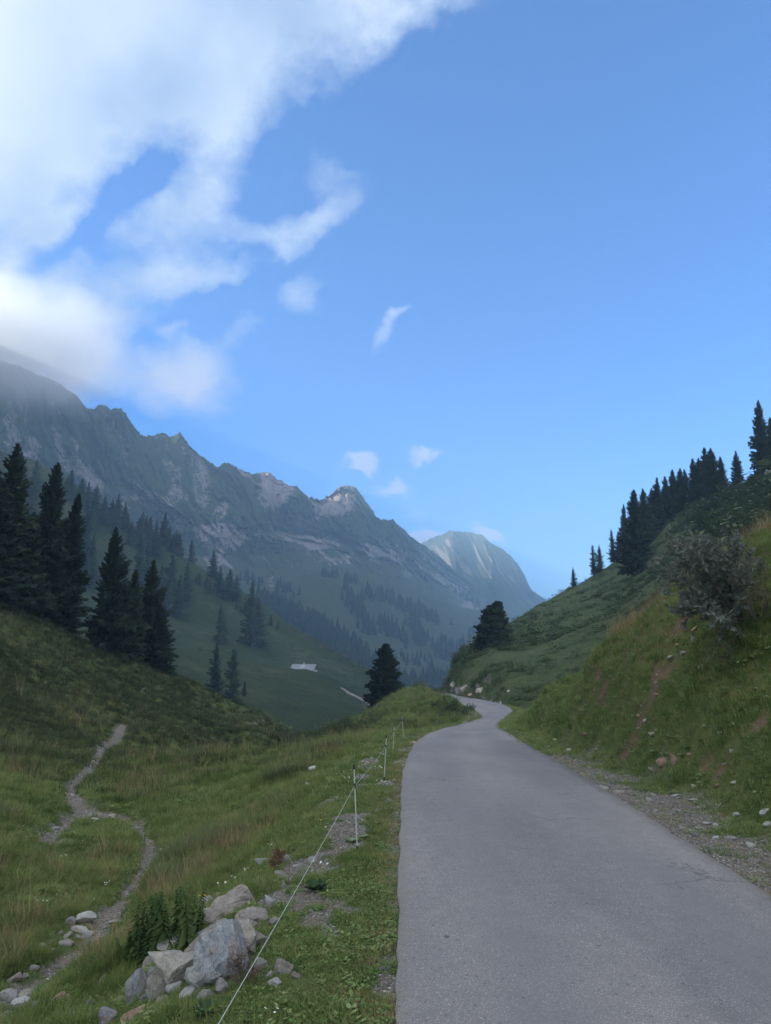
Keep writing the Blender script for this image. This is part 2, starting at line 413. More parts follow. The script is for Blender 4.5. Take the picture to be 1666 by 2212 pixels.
azs = np.concatenate([np.linspace(R(-115), R(-34), 60)[:-1], np.linspace(R(-34), R(34), 560), np.linspace(R(34), R(115), 60)[1:]])
rs = np.exp(np.linspace(math.log(0.7), math.log(215), 560))
AZ, RS = np.meshgrid(azs, rs, indexing='ij')
GX, GY = np.sin(AZ) * RS, np.cos(AZ) * RS
GZ, GD, GS = ground_h(GX, GY)
ground_layer = Layer(azs, RS, (GZ - EYE) / RS)

# footpath and its forks, given as centre points on the ground with a half width
def gp(px, py):
    p = ground_layer.hit(px, py)
    return p
PATHS = [
    [(268, 1563, .5), (255, 1585, .6), (235, 1605, .62), (205, 1650, .5), (167, 1680, .38), (152, 1700, .36), (162, 1725, .5), (190, 1745, .62), (225, 1752, .5), (262, 1762, .28), (295, 1778, .22), (320, 1805, .26), (330, 1840, .27), (312, 1870, .22),
     (282, 1915, .2), (245, 1960, .24), (220, 1995, .3), (200, 2025, .3), (165, 2062, .22), (120, 2095, .24), (60, 2135, .28), (0, 2185, .26), (-60, 2225, .25)],
    [(190, 1748, .5), (150, 1772, .36), (122, 1792, .4), (105, 1812, .3)],
    [(268, 1563, .3), (320, 1570, .35), (400, 1571, .3)],
    [(535, 1566, .4), (560, 1557, .4), (575, 1552, .3)],
]
path_lines = []
for pl in PATHS:
    q = [(gp(a, b), c * .66) for a, b, c in pl]; q = [(p, c) for p, c in q if p is not None and p[1] < 200]
    path_lines.append(np.array([(p[0], p[1], c) for p, c in q]))
def path_dist(x, y):
    """distance to the path divided by its half width"""
    best = np.full(x.shape, 99.0)
    for L in path_lines:
        for a, b in zip(L[:-1], L[1:]):
            if math.hypot(b[0] - a[0], b[1] - a[1]) > 30: continue
            ex, ey = b[0] - a[0], b[1] - a[1]; L2 = ex * ex + ey * ey + 1e-9
            t = np.clip(((x - a[0]) * ex + (y - a[1]) * ey) / L2, 0, 1)
            d = np.hypot(x - a[0] - t * ex, y - a[1] - t * ey) / (a[2] + (b[2] - a[2]) * t)
            best = np.minimum(best, d)
    return best
PD = path_dist(GX, GY)
GZ = GZ - 0.10 * sstep(1.6, 0.6, PD) * np.clip(RS / 20, 0.5, 1.5) + 0.03 * sstep(1.2, 0.3, PD) * fbm(GX / .22, GY / .22, 3, 77)
# bare earth streaks and gravel patches
def earth_mask(x, y, D, side):
    m = np.zeros(x.shape)
    for (px, py, rad) in [(1420, 1455, .22), (1408, 1490, .24), (1395, 1520, .3), (1385, 1555, .32), (1372, 1590, .24), (1350, 1625, .22), (1470, 1350, .3), (1445, 1440, .22), (1300, 1500, .3), (1290, 1460, .25), (1260, 1400, .3), (1560, 1660, .15), (1530, 1640, .16), (600, 1858, .18), (1640, 1560, .2), (150, 2130, .12), (215, 2120, .12), (1230, 1430, .3)]:
        p = ground_layer.hit(px, py)
        if p is None: continue
        q = np.sqrt((x - p[0]) ** 2 + (y - p[1]) ** 2 + (GZ - p[2]) ** 2) / (rad * .8)
        m = np.maximum(m, sstep(1.5, 0.5, q + fbm(x / .18, y / .18, 4, 50) * 1.9))
    return m
EM = earth_mask(GX, GY, GD, GS)
GZ = GZ - 0.05 * EM
def gravel_mask(x, y, D, side):
    nz = fbm(x / .55, y / .55, 4, 61)
    far = np.clip(1.2 - y / 60, 0.35, 1)
    r_ = np.where((side > 0) & (D > -0.05), sstep(1.25, 0.35, D + nz * 0.75) * np.where(y > 17, .55, 1), 0)
    # left: patches between the wire and the asphalt
    nl = fbm(x / .42 + 7, y / .9, 4, 66)
    l_ = np.where((side < 0) & (D > -0.05), sstep(1.35, 1.0, np.abs(D - 0.62) * 2.2 + nl * 4.2 + 1.25 + 1.6 * np.clip(fbm(x / .28, y / .28, 3, 68), -.3, 1)), 0)
    l_ = np.maximum(l_, np.where((side < 0), sstep(0.16, 0.02, D + nz * .10) * .5, 0))
    bend = np.where((side < 0) & (y > 44) & (y < 75), sstep(1.8, 0.6, D + nz), 0)
    return np.clip(np.maximum(np.maximum(r_, l_), bend), 0, 1) * far
GM = gravel_mask(GX, GY, GD, GS)
PM = sstep(1.35, 0.6, PD + fbm(GX / .4, GY / .4, 4, 71) * 1.7 * np.clip(3 / (RS * .2 + 1), .4, 1.2))
ground_layer = Layer(azs, RS, (GZ - EYE) / RS)
def ghit(px, py):
    for dy in range(0, 60, 3):
        p = ground_layer.hit(px, py + dy)
        if p is not None: return Vector(p)
    return None

def c3(r, g, b): return (r, g, b)
def ground_mat(t, b):
    P = t.n.new('ShaderNodeNewGeometry').outputs['Position']
    at = lambda k: (lambda n: (setattr(n, 'attribute_name', k), n.outputs['Fac'])[1])(t.n.new('ShaderNodeAttribute'))
    n1 = t.noise(P, 0.22, 6, .6); n2 = t.noise(P, 2.2, 5, .6); n3 = t.noise(P, 14, 5, .65)
    g = t.ramp(n1, [(.34, (.040, .065, .022)), (.48, (.068, .095, .032)), (.6, (.105, .12, .042)), (.74, (.14, .13, .055))])
    g = t.mix(t.maprange(n2, .35, .7), g, (.060, .090, .030))
    g = t.mix(t.math('MULTIPLY', t.maprange(n3, .45, .72), .5), g, (.11, .105, .045))
    v = t.voronoi(P, 34); vc = t.voronoi(P, 34, out=1)
    vs = t.n.new('ShaderNodeSeparateColor'); t.put(vs.inputs[0], vc)
    st = t.ramp(vs.outputs[0], [(0, (.16, .155, .145)), (.5, (.30, .29, .27)), (1, (.50, .48, .46))])
    st = t.mix(t.maprange(v, .25, .55), st, (.11, .10, .085))
    st = t.mix(t.maprange(n2, .4, .65, 0, .6), st, (.16, .135, .10))
    dp = t.math('SUBTRACT', 1.0, v)
    eart = t.mix(n3, (.08, .055, .036), (.19, .13, .09))
    c = t.mix(at('earth'), g, eart)
    c = t.mix(at('gravel'), c, st)
    c = t.mix(at('path'), c, t.mix(.2, st, (.24, .21, .18)))
    h = t.math('ADD', t.math('MULTIPLY', n3, .7), t.math('MULTIPLY', dp, t.math('ADD', at('gravel'), at('path'))))
    nn = t.bump(h, .8, .03); t.put(b.inputs['Normal'], nn)
    return c
MG = material('meadow_ground', ground_mat, .95, .1)
V = np.stack([GX, GY, GZ], -1).reshape(-1, 3)
me = mesh_np('ground', V, grid_faces(*GX.shape)[:, ::-1], MG, True, {'gravel': GM.ravel(), 'path': PM.ravel(), 'earth': EM.ravel()})
link(bpy.data.objects.new('ground', me), kind='structure', label='rough alpine meadow ground beside the road')

# ---------------------------------------------------------------- road
def road_mat(t, b):
    P = t.n.new('ShaderNodeNewGeometry').outputs['Position']
    at = t.n.new('ShaderNodeAttribute'); at.attribute_name = 'across'
    a = at.outputs['Fac']
    big = t.noise(t.mapping(P, (1, .25, 1)), .8, 4, .55); mid = t.noise(P, 6, 5, .6)
    ag = t.voronoi(P, 165, out=1); s = t.n.new('ShaderNodeSeparateColor'); t.put(s.inputs[0], ag)
    agd = t.voronoi(P, 165)
    ag2 = t.voronoi(P, 60, out=1); s2 = t.n.new('ShaderNodeSeparateColor'); t.put(s2.inputs[0], ag2)
    base = t.ramp(s.outputs[0], [(0, (.16, .155, .16)), (.55, (.235, .228, .232)), (.86, (.30, .29, .29)), (.97, (.5, .49, .48))])
    base = t.mix(t.maprange(agd, .3, .6), base, (.175, .17, .172))
    base = t.mix(t.maprange(s2.outputs[1], .985, .99, 0, .6), base, (.08, .075, .08))
    base = t.mix(1.0, base, t.ramp(big, [(.3, (.76, .77, .79)), (.5, (1.0, .99, .98)), (.70, (1.20, 1.16, 1.10))]), 'MULTIPLY')
    base = t.mix(1.0, base, t.ramp(mid, [(.3, (.93, .93, .93)), (.7, (1.07, 1.07, 1.07))]), 'MULTIPLY')
    # wheel tracks polished darker, dusty crown and edges
    tr = t.math('ADD', t.maprange(t.math('ABSOLUTE', t.math('SUBTRACT', a, .27)), .0, .17, 1, 0), t.maprange(t.math('ABSOLUTE', t.math('SUBTRACT', a, .75)), .0, .17, 1, 0))
    base = t.mix(t.math('MULTIPLY', tr, t.maprange(t.noise(P, 1.1, 3), .3, .7,   .2, .6)), base, (.165, .163, .17))
    ed = t.maprange(t.math('ADD', t.math('ABSOLUTE', t.math('SUBTRACT', a, .5)), t.math('MULTIPLY', t.math('SUBTRACT', mid, .5), .05)), .45, .51, 0, .25)
    base = t.mix(ed, base, (.28, .26, .225))
    ck = t.voronoi(t.vmath('ADD', P, t.vmath('MULTIPLY', t.noise(P, 2.5, 4, .6, out=1), (.5, .5, .5))), .42, 'DISTANCE_TO_EDGE')
    base = t.mix(t.maprange(ck, .0, .006, t.maprange(t.noise(P, .5, 2), .52, .62, 0, .6), 0), base, (.07, .068, .07))
    # a few tar spots
    sp = t.voronoi(t.mapping(P, (1, .6, 1)), 1.9); base = t.mix(t.maprange(t.math('ADD', sp, t.math('MULTIPLY', t.noise(P, 22, 3), .05)), .045, .065, .75, 0), base, (.05, .05, .055))
    h = t.math('ADD', t.math('MULTIPLY', agd, -1), t.math('MULTIPLY', mid, .3))
    t.put(b.inputs['Normal'], t.bump(h, .55, .006))
    return base
MR = material('asphalt', road_mat, .8, .3)
NC = 15
rr = np.random.RandomState(4)
u = np.linspace(0, 1, NC)[None, :, None]
jl = (fbm(RL[:, 0] / .3 + RL[:, 1] / .35, RL[:, 1] * 0, 4, 8) * .035)[:, None]; jr = (fbm(RR[:, 1] / .35, RR[:, 0] * 0 + 3, 4, 9) * .05)[:, None]
dirx = (RR - RL) / np.linalg.norm(RR - RL, axis=1)[:, None]
A_, B_ = RL + dirx * jl, RR + dirx * jr
RV = A_[:, None] * (1 - u) + B_[:, None] * u
RV[..., 2] += 0.035 * (1 - (2 * u[..., 0] - 1) ** 2) + fbm(RV[..., 0] / 1.6, RV[..., 1] / 1.6, 3, 2) * .012
low = RV[:, [0, -1]].copy(); low[..., 2] -= 0.12; low[:, 0] -= dirx * .03; low[:, 1] += dirx * .03
RV = np.concatenate([low[:, :1], RV, low[:, 1:]], 1)
ac = np.concatenate([[0], np.linspace(0, 1, NC), [1]])[None].repeat(NR, 0)
me = mesh_np('road', RV.reshape(-1, 3), grid_faces(NR, NC + 2), MR, True, {'across': ac.ravel()})
link(bpy.data.objects.new('road', me), kind='structure', label='narrow grey asphalt mountain road winding into the valley')
# ---------------------------------------------------------------- far landforms
def A(az, el, d): return ('A', R(az), math.tan(R(el)), d)
def row_cols(row, az):
    p = []
    for q in row:
        if q[0] == 'A': p.append((q[1], q[2], q[3]))
        else:
            a, r, te = pix_pol(*q); p.append((a, te, r))
    p = np.array(p)
    return np.interp(az, p[:, 0], p[:, 1]), np.exp(np.interp(az, p[:, 0], np.log(p[:, 2])))
def pchip_rows(Y, n):
    """Y (cols, rows) -> (cols, (rows-1)*n+1)"""
    d = np.diff(Y, axis=1); m = np.zeros_like(Y)
    a, b = d[:, :-1], d[:, 1:]
    with np.errstate(divide='ignore', invalid='ignore'): h = np.where(a * b > 0, 2 * a * b / (a + b), 0)
    m[:, 1:-1] = h; m[:, 0] = d[:, 0]; m[:, -1] = d[:, -1]
    out = []
    for k in range(Y.shape[1] - 1):
        t = np.linspace(0, 1, n[k], endpoint=False)[None]
        h00 = 2 * t**3 - 3 * t**2 + 1; h10 = t**3 - 2 * t**2 + t; h01 = -2 * t**3 + 3 * t**2; h11 = t**3 - t**2
        out.append(h00 * Y[:, k:k + 1] + h10 * m[:, k:k + 1] + h01 * Y[:, k + 1:k + 2] + h11 * m[:, k + 1:k + 2])
    out.append(Y[:, -1:]); return np.concatenate(out, 1)
def loft(rows, az, n, back=True):
    TE, RR_ = zip(*[row_cols(r, az) for r in rows]); TE = list(TE); RR_ = list(RR_)
    if back:
        TE.append(np.where(TE[-1] > 0, TE[-1] * .72, TE[-1] * 1.3) - .01); RR_.append(RR_[-1] * 1.14)
        TE.append(-60 / (RR_[-2] * 1.8)); RR_.append(RR_[-2] * 1.8)
    nn = n + [8, 4] if back else n
    te = pchip_rows(np.stack(TE, 1), nn); r = np.exp(pchip_rows(np.log(np.stack(RR_, 1)), nn))
    vv = pchip_rows(np.tile(np.arange(len(TE), dtype=float), (len(az), 1)), nn)
    return te, r, vv
def az_px(p): return pix_pol(p, 1300, 10)[0]
def landform(name, az, te, r, mat, attrs, label):
    x, y = np.sin(az)[:, None] * r, np.cos(az)[:, None] * r
    V = np.stack([x, y, EYE + te * r], -1).reshape(-1, 3)
    me = mesh_np(name, V, grid_faces(*r.shape)[:, ::-1], mat, True, {k: a.ravel() for k, a in attrs.items()})
    o = link(bpy.data.objects.new(name, me), kind='structure', label=label)
    return o, Layer(az, r, te)
def attr(t, k):
    n = t.n.new('ShaderNodeAttribute'); n.attribute_name = k; return n.outputs['Fac']

def slope_mat(scale, gcol, rcol, bump_d):
    def f(t, b):
        P = t.n.new('ShaderNodeNewGeometry').outputs['Position']
        n1 = t.noise(P, .8 / scale, 6, .6); n2 = t.noise(P, 6 / scale, 6, .65); n3 = t.noise(P, 30 / scale, 4, .65)
        g = t.ramp(n1, [(.32, gcol[0]), (.5, gcol[1]), (.66, gcol[2])])
        g = t.mix(t.maprange(n2, .42, .62), g, gcol[3])
        g = t.mix(t.maprange(n3, .50, .68, 0, .75), g, gcol[4])
        # terracettes: thin lines along the slope
        rk = t.ramp(n3, [(.3, rcol[0]), (.5, rcol[1]), (.72, rcol[2])])
        rk = t.mix(1.0, rk, t.ramp(t.noise(t.mapping(P, (1, 1, .18)), 10 / scale, 5, .65), [(.3, (.68, .68, .70)), (.7, (1.25, 1.23, 1.2))]), 'MULTIPLY')
        m = t.math('ADD', attr(t, 'rock'), t.math('MULTIPLY', t.math('SUBTRACT', n2, .5), .9))
        m = t.math('ADD', m, t.math('MULTIPLY', t.math('SUBTRACT', n3, .5), .6))
        c = t.mix(t.maprange(m, .46, .56), g, rk)
        h = t.math('ADD', t.math('MULTIPLY', n2, 1.2), t.math('MULTIPLY', n3, .8))
        t.put(b.inputs['Normal'], t.bump(h, .9, bump_d))
        return c
    return f
# --- main range on the left
CREST = [(-250, 640, 1000), (-60, 745, 1150), (0, 778, 1210), (60, 800, 1230), (130, 830, 1250), (165, 855, 1260), (185, 880, 1280), (203, 883, 1290), (214, 873, 1300), (240, 885, 1310), (262, 883, 1310), (272, 895, 1320), (280, 911, 1330), (295, 927, 1340),
         (310, 942, 1360), (330, 944, 1370), (350, 935, 1380), (365, 945, 1400), (388, 935, 1400), (410, 965, 1410), (440, 990, 1450), (468, 1010, 1470), (480, 1003, 1480), (495, 999, 1490), (515, 1012, 1500), (545, 1026, 1530), (560, 1024, 1540), (580, 1021, 1550),
         (600, 1036, 1570), (612, 1040, 1570), (625, 1050, 1590), (640, 1049, 1600), (650, 1062, 1610), (668, 1073, 1640), (695, 1081, 1660), (710, 1071, 1690), (735, 1053, 1700), (752, 1050, 1720), (770, 1056, 1740), (790, 1086, 1780), (805, 1104, 1810), (818, 1121, 1830), (830, 1124, 1870), (848, 1121, 1900),
         (860, 1135, 1940), (872, 1146, 1980), (900, 1168, 2100), (920, 1182, 2250), (945, 1202, 2450), (985, 1234, 2650), (1030, 1262, 2850), (1080, 1290, 3050), (1130, 1306, 3250), (1190, 1320, 3400), (1300, 1360, 3500)]
F5 = [A(-120, 24, 1000), A(-90, 27, 950), A(-60, 26, 950), A(-44, 24, 980)] + CREST
F0 = [A(-120, -4, 260), A(-40, -4, 300), (-250, 1540, 330), (0, 1560, 430), (300, 1570, 500), (600, 1570, 560), (800, 1560, 640), (900, 1530, 760), (960, 1520, 860), (1000, 1500, 980), (1060, 1450, 1300), (1120, 1390, 1900), (1200, 1360, 2700), (1300, 1370, 3000)]
F1 = [A(-120, 5, 430), A(-40, 5, 480), (-250, 1330, 560), (0, 1330, 680), (300, 1340, 720), (500, 1380, 740), (600, 1410, 760), (800, 1450, 860), (960, 1440, 1060), (1040, 1390, 1400), (1100, 1352, 2000), (1200, 1335, 2800), (1300, 1365, 3100)]
F2 = [A(-120, 11, 600), A(-40, 11, 660), (-250, 1150, 720), (0, 1160, 820), (300, 1210, 880), (450, 1260, 920), (580, 1300, 980), (690, 1250, 1120), (800, 1290, 1200), (940, 1335, 1400), (1040, 1328, 1800), (1100, 1325, 2350), (1200, 1328, 2950), (1300, 1364, 3200)]
F3 = [A(-120, 15, 680), A(-40, 15, 740), (-250, 1000, 800), (0, 1030, 900), (200, 1110, 1000), (420, 1190, 1110), (540, 1197, 1220), (660, 1190, 1340), (760, 1195, 1440), (860, 1218, 1640), (1000, 1284, 2250), (1080, 1306, 2700), (1200, 1325, 3100), (1300, 1363, 3300)]
F4 = [A(-120, 20, 780), A(-40, 20, 820), (-250, 850, 860), (0, 915, 980), (200, 1010, 1080), (400, 1100, 1190), (540, 1140, 1280), (620, 1147, 1380), (700, 1150, 1470), (760, 1150, 1520), (860, 1185, 1770), (1000, 1262, 2480), (1080, 1298, 2900), (1200, 1322, 3250), (1300, 1361, 3400)]
azF = np.concatenate([np.linspace(R(-120), R(-36), 90)[:-1], np.linspace(R(-36), az_px(1300), 1150)])
teF, rF, vF = loft([F0, F1, F2, F3, F4, F5], azF, [14, 40, 40, 60, 80])
def gul(az, v, f, seed, stretch=.35, octv=5): return fbm(az * f, v * stretch, octv, seed, .55, True)
AZF = azF[:, None] * np.ones_like(rF)
skew = AZF + (vF - 5) * .035                       # couloirs run down to the right
wv_ = sstep(1.2, 3.2, vF) * sstep(6.5, 5.3, vF)
skw = skew + fbm(AZF * 14, vF * 1.4, 4, 4) * .05
rel = (fbm(skw * 13, vF * .8, 4, 10) * .07 + gul(skw, vF, 30, 11, 1.1) * .030 + gul(skw, vF, 85, 13, 2.2) * .020 + fbm(AZF * 260, vF * 9, 4, 15) * .010)
rel = rel + np.exp(-((vF - 3.5) / .55) ** 2) * (gul(AZF + fbm(AZF * 30, vF * 2, 3, 6) * .012, vF, 150, 17, .9) * .020 + gul(AZF, vF, 420, 18, 2.5) * .009)
rF = rF * (1 + rel * wv_ * np.where(vF > 5, .5, 1)) * (1 + .03 * fbm(AZF * 20, vF * 1.5, 5, 19) * sstep(.3, 1.5, vF))
ledge = fbm(AZF * 60, vF * 9, 5, 23)
teF = teF + ledge * .0045 * sstep(.4, 2, vF) * sstep(4.95, 4.6, vF) + (fbm(AZF * 150, vF * 2, 4, 29, .6, True) * .0046 + fbm(AZF * 700, vF * 4, 2, 28) * .0010) * np.exp(-((vF - 5) / .3) ** 2) * (AZF > R(-40))
cl = np.exp(-((vF - 3.5) / .40) ** 2) * (.60 + 1.6 * fbm(AZF * 22, vF * 1.2, 4, 33))
rockF = cl + .42 * sstep(.1, .6, gul(skw, vF, 30, 11, 1.1) ) * sstep(3.2, 4.2, vF) + .30 * sstep(3.9, 4.9, vF) * (.5 + 1.6 * fbm(AZF * 18, vF, 4, 37)) + .05
rockF = rockF + .42 * sstep(-.05, .30, fbm(AZF * 30, vF * 2.2, 4, 43)) * sstep(1.7, 2.4, vF) * sstep(3.3, 2.7, vF)
rockF = rockF + .40 * sstep(.10, .38, fbm((AZF + vF * .05) * 120, vF * 1.6, 4, 47)) * sstep(1.9, 2.7, vF) * sstep(3.5, 3.0, vF) - .25 * sstep(.1, .4, fbm(AZF * 50, vF * 3, 4, 49))
pk = np.exp(-((AZF - pix_pol(735, 1080, 10)[0]) / .03) ** 2) + np.exp(-((AZF - pix_pol(590, 1060, 10)[0]) / .022) ** 2)
rockF = rockF + pk * .75 * sstep(4.1, 4.6, vF) * sstep(5.6, 5.1, vF)
rockF = np.where(vF < 1.6, rockF * .3, rockF)
GC = [(.032, .050, .022), (.052, .070, .032), (.085, .090, .048), (.044, .060, .030), (.018, .030, .017)]
RCO = [(.10, .088, .088), (.27, .235, .235), (.58, .52, .51)]
mF = material('range_slope', slope_mat(60, GC, RCO, 6), .95, .05)
oF, layF = landform('mountain_range', azF, teF, rF, mF, {'rock': rockF}, 'long jagged mountain ridge with pale cliff bands above scree and forest')

# --- far summit closing the valley
G5 = [(640, 1330, 5200), (780, 1260, 4900), (860, 1215, 4700), (905, 1177, 4750), (922, 1168, 4600), (940, 1160, 4450), (958, 1152, 4300), (972, 1146, 4180), (980, 1148, 4120), (988, 1147, 4240), (1000, 1149, 4330), (1013, 1150, 4280), (1025, 1152, 4170), (1040, 1155, 4020), (1050, 1163, 3960), (1060, 1172, 3950), (1075, 1181, 4120), (1090, 1191, 4220), (1105, 1204, 4280), (1118, 1218, 4330), (1128, 1233, 4370), (1137, 1250, 4390), (1145, 1268, 4400), (1152, 1278, 4420), (1170, 1289, 4500), (1188, 1300, 4600), (1230, 1325, 4700), (1320, 1370, 4900)]
G4 = [(640, 1380, 4500), (860, 1270, 4300), (905, 1240, 4350), (940, 1215, 4180), (972, 1200, 3940), (985, 1200, 3860), (1000, 1203, 4020), (1025, 1206, 3960), (1050, 1216, 3740), (1064, 1220, 3660), (1090, 1240, 3930), (1118, 1262, 4060), (1145, 1293, 4180), (1188, 1318, 4350), (1230, 1340, 4500), (1320, 1385, 4700)]
G3 = [(640, 1420, 3900), (860, 1320, 3800), (940, 1275, 3700), (1000, 1265, 3560), (1040, 1262, 3480), (1068, 1262, 3420), (1080, 1266, 3480), (1110, 1285, 3700), (1150, 1310, 3900), (1188, 1330, 4100), (1320, 1400, 4500)]
G2 = [(640, 1480, 3300), (900, 1400, 3200), (1000, 1350, 3100), (1100, 1340, 3150), (1188, 1345, 3400), (1320, 1410, 4000)]
G1 = [(640, 1520, 2600), (1000, 1420, 2500), (1188, 1370, 2700), (1320, 1420, 3400)]
G1, G2, G3, G4, G5 = [[(a, b_, d * .72) for a, b_, d in g] for g in (G1, G2, G3, G4, G5)]
azG = np.linspace(az_px(650), az_px(1320), 420)
teG, rG, vG = loft([G1, G2, G3, G4, G5], azG, [12, 24, 40, 40])
AZG = azG[:, None] * np.ones_like(rG)
wg = sstep(.6, 2, vG) * sstep(5.5, 4.2, vG)
skg = AZG + (vG - 4) * .022
rG = rG * (1 + wg * (gul(skg, vG, 38, 51, .5) * .036 + gul(skg + fbm(AZG * 50, vG * 2, 3, 8) * .01, vG, 120, 53, 1.2) * .014))
teG = teG + (fbm(AZG * 420, vG * 3, 3, 57) * .0010 + fbm(AZG * 140, vG * 2, 3, 58, .6, True) * .0022) * sstep(2, 3, vG)
rockG = .10 + .5 * sstep(.0, .5, gul(skg, vG, 60, 51, .5)) * sstep(1.6, 2.6, vG) * sstep(4.0, 3.4, vG) + .25 * fbm(AZG * 40, vG, 4, 59)
mG = material('summit_slope', slope_mat(120, [(.030, .044, .018), (.055, .068, .024), (.095, .10, .036), (.04, .055, .02), (.02, .03, .014)], [(.14, .13, .11), (.22, .20, .17), (.34, .31, .27)], 12), .95, .05)
oG, layG = landform('far_mountain', azG, teG, rG, mG, {'rock': rockG}, 'distant rounded summit whose left flank catches the sun')

# --- meadow slope with the hut
D4 = [A(-60, 22, 420), A(-40, 20, 450), (-250, 870, 480), (0, 975, 500), (80, 997, 510), (150, 1037, 520), (230, 1095, 520), (330, 1165, 520), (400, 1207, 510), (480, 1252, 505), (560, 1298, 500), (620, 1345, 495), (700, 1390, 480), (780, 1437, 460), (830, 1465, 445), (860, 1484, 430), (900, 1502, 420), (960, 1530, 400)]
D3 = [A(-60, 13, 320), A(-40, 11, 350), (-250, 1100, 380), (0, 1150, 430), (150, 1200, 440), (300, 1285, 440), (450, 1345, 440), (600, 1402, 440), (700, 1435, 435), (800, 1476, 420), (870, 1503, 400), (960, 1535, 380)]
D2 = [A(-60, 3, 230), A(-40, 3, 260), (-250, 1330, 280), (0, 1345, 300), (150, 1350, 310), (300, 1385, 330), (480, 1417, 360), (600, 1449, 385), (660, 1458, 388), (700, 1464, 380), (750, 1487, 365), (830, 1528, 345), (880, 1530, 340), (960, 1550, 330)]
D1 = [A(-60, 2.5, 200), A(-40, 2, 240), (-250, 1345, 250), (0, 1352, 265), (150, 1358, 280), (300, 1395, 300), (480, 1424, 325), (600, 1444, 345), (660, 1448, 350), (700, 1461, 345), (750, 1489, 335), (830, 1529, 318), (880, 1533, 310), (960, 1555, 300)]
D0 = [A(-60, -8, 120), A(-40, -8, 140), (-250, 1600, 150), (0, 1560, 170), (400, 1620, 175), (600, 1620, 190), (650, 1620, 200), (700, 1620, 200), (760, 1620, 200), (820, 1620, 200), (900, 1620, 200), (960, 1620, 200)]
azD = np.concatenate([np.linspace(R(-60), R(-34), 40)[:-1], np.linspace(R(-34), az_px(960), 560)])
teD, rD, vD = loft([D0, D1, D2, D3, D4], azD, [50, 10, 40, 44])
AZD = azD[:, None] * np.ones_like(rD)
XD, YD = np.sin(AZD) * rD, np.cos(AZD) * rD
hz = fbm(XD / 60, YD / 60, 4, 81) * 3.2 + fbm(XD / 14, YD / 14, 3, 83) * .9 + np.abs(fbm((XD * .5 + YD) / 5.5, (XD - YD) / 40, 3, 85)) * .9
teD = teD + hz / rD * sstep(4.0, 3.6, vD) * sstep(0, .3, vD) + fbm(XD / 9, YD / 9, 4, 87) * 1.0 / rD * sstep(3.5, 4, vD)
rockD = .10 + .24 * sstep(3.5, 4.0, vD) * (AZD > R(-12)) + .12 * fbm(XD / 30, YD / 30, 4, 88)
# gravel track at the right end of the slope
def dline(pts, px_w, az, te):
    q = np.array([pix_pol(a, b, 300)[::2] for a, b in pts]); best = np.full(az.shape, 9.0)
    for a, b in zip(q[:-1], q[1:]):
        e = b - a; t = np.clip(((az - a[0]) * e[0] + (te - a[1]) * e[1]) / (e @ e), 0, 1)
        best = np.minimum(best, np.hypot(az - a[0] - t * e[0], te - a[1] - t * e[1]))
    return best / (px_w / FOC)
trk = sstep(1.3, .7, dline([(738, 1486), (752, 1496), (775, 1507), (795, 1518), (806, 1526)], 1.9, AZD, teD))
rockD = rockD + trk
mD = material('meadow_slope', slope_mat(26, [(.020, .033, .013), (.034, .050, .018), (.066, .074, .030), (.028, .042, .016), (.014, .024, .011)], [(.16, .15, .13), (.24, .225, .21), (.34, .33, .31)], 1.0), .95, .05)
oD, layD = landform('meadow_slope', azD, teD, rD, mD, {'rock': rockD}, 'green pasture slope across the valley with a gravel track')

# --- hillside on the right above the far bend
B4 = [(890, 1497.5, 196), (905, 1497, 190), (930, 1498, 178), (945, 1497, 172), (957, 1490, 168), (966, 1470, 168), (975, 1450, 170), (985, 1420, 174), (1010, 1397, 182), (1040, 1377, 196), (1075, 1357, 212), (1110, 1338, 228), (1190, 1298, 268), (1225, 1272, 290), (1250, 1262, 300), (1300, 1232, 300), (1330, 1213, 290), (1400, 1165, 270), (1440, 1125, 256), (1520, 1080, 242), (1600, 1050, 228), (1666, 1016, 218), (1800, 950, 208), (2100, 820, 200), A(60, 28, 200), A(115, 30, 220)]
B3 = [(890, 1498, 190), (905, 1498, 186), (930, 1500, 172), (945, 1499, 166), (957, 1493, 163), (975, 1466, 160), (1000, 1425, 160), (1060, 1400, 160), (1110, 1392, 168), (1200, 1355, 180), (1330, 1288, 190), (1500, 1170, 175), (1666, 1100, 160), (2100, 960, 140), A(60, 21, 130), A(115, 22, 140)]
B2 = [(890, 1499, 186), (905, 1498.5, 184), (930, 1501, 169), (945, 1500.5, 162), (957, 1496, 158), (975, 1482, 152), (1000, 1456, 141), (1050, 1452, 122), (1110, 1466, 100), (1200, 1440, 104), (1330, 1380, 108), (1500, 1260, 100), (1666, 1180, 92), (2100, 1060, 84), A(60, 13, 80), A(115, 14, 85)]
B1 = [(890, 1500, 182), (905, 1499.5, 181), (930, 1502, 167), (945, 1502, 160), (957, 1499, 154), (975, 1496, 146), (1000, 1492, 130), (1050, 1500, 106), (1110, 1520, 76), (1200, 1530, 62), (1400, 1480, 55), (1666, 1400, 50), (2100, 1350, 45), A(60, 3, 42), A(115, 3, 45)]
B0 = [(890, 1503, 176), (905, 1503, 172), (930, 1504, 162), (945, 1504.5, 155), (957, 1505, 150), (975, 1507.5, 140), (1005, 1513, 121), (1045, 1522, 99), (1090, 1534, 79), (1112, 1546, 62), (1200, 1600, 42), (1400, 1620, 36), (1666, 1640, 34), (2100, 1700, 30), A(60, -8, 26), A(115, -8, 28)]
azB = np.concatenate([np.linspace(az_px(890), R(34), 620), np.linspace(R(34), R(115), 70)[1:]])
teB, rB, vB = loft([B0, B1, B2, B3, B4], azB, [14, 44, 44, 44])
AZB = azB[:, None] * np.ones_like(rB)
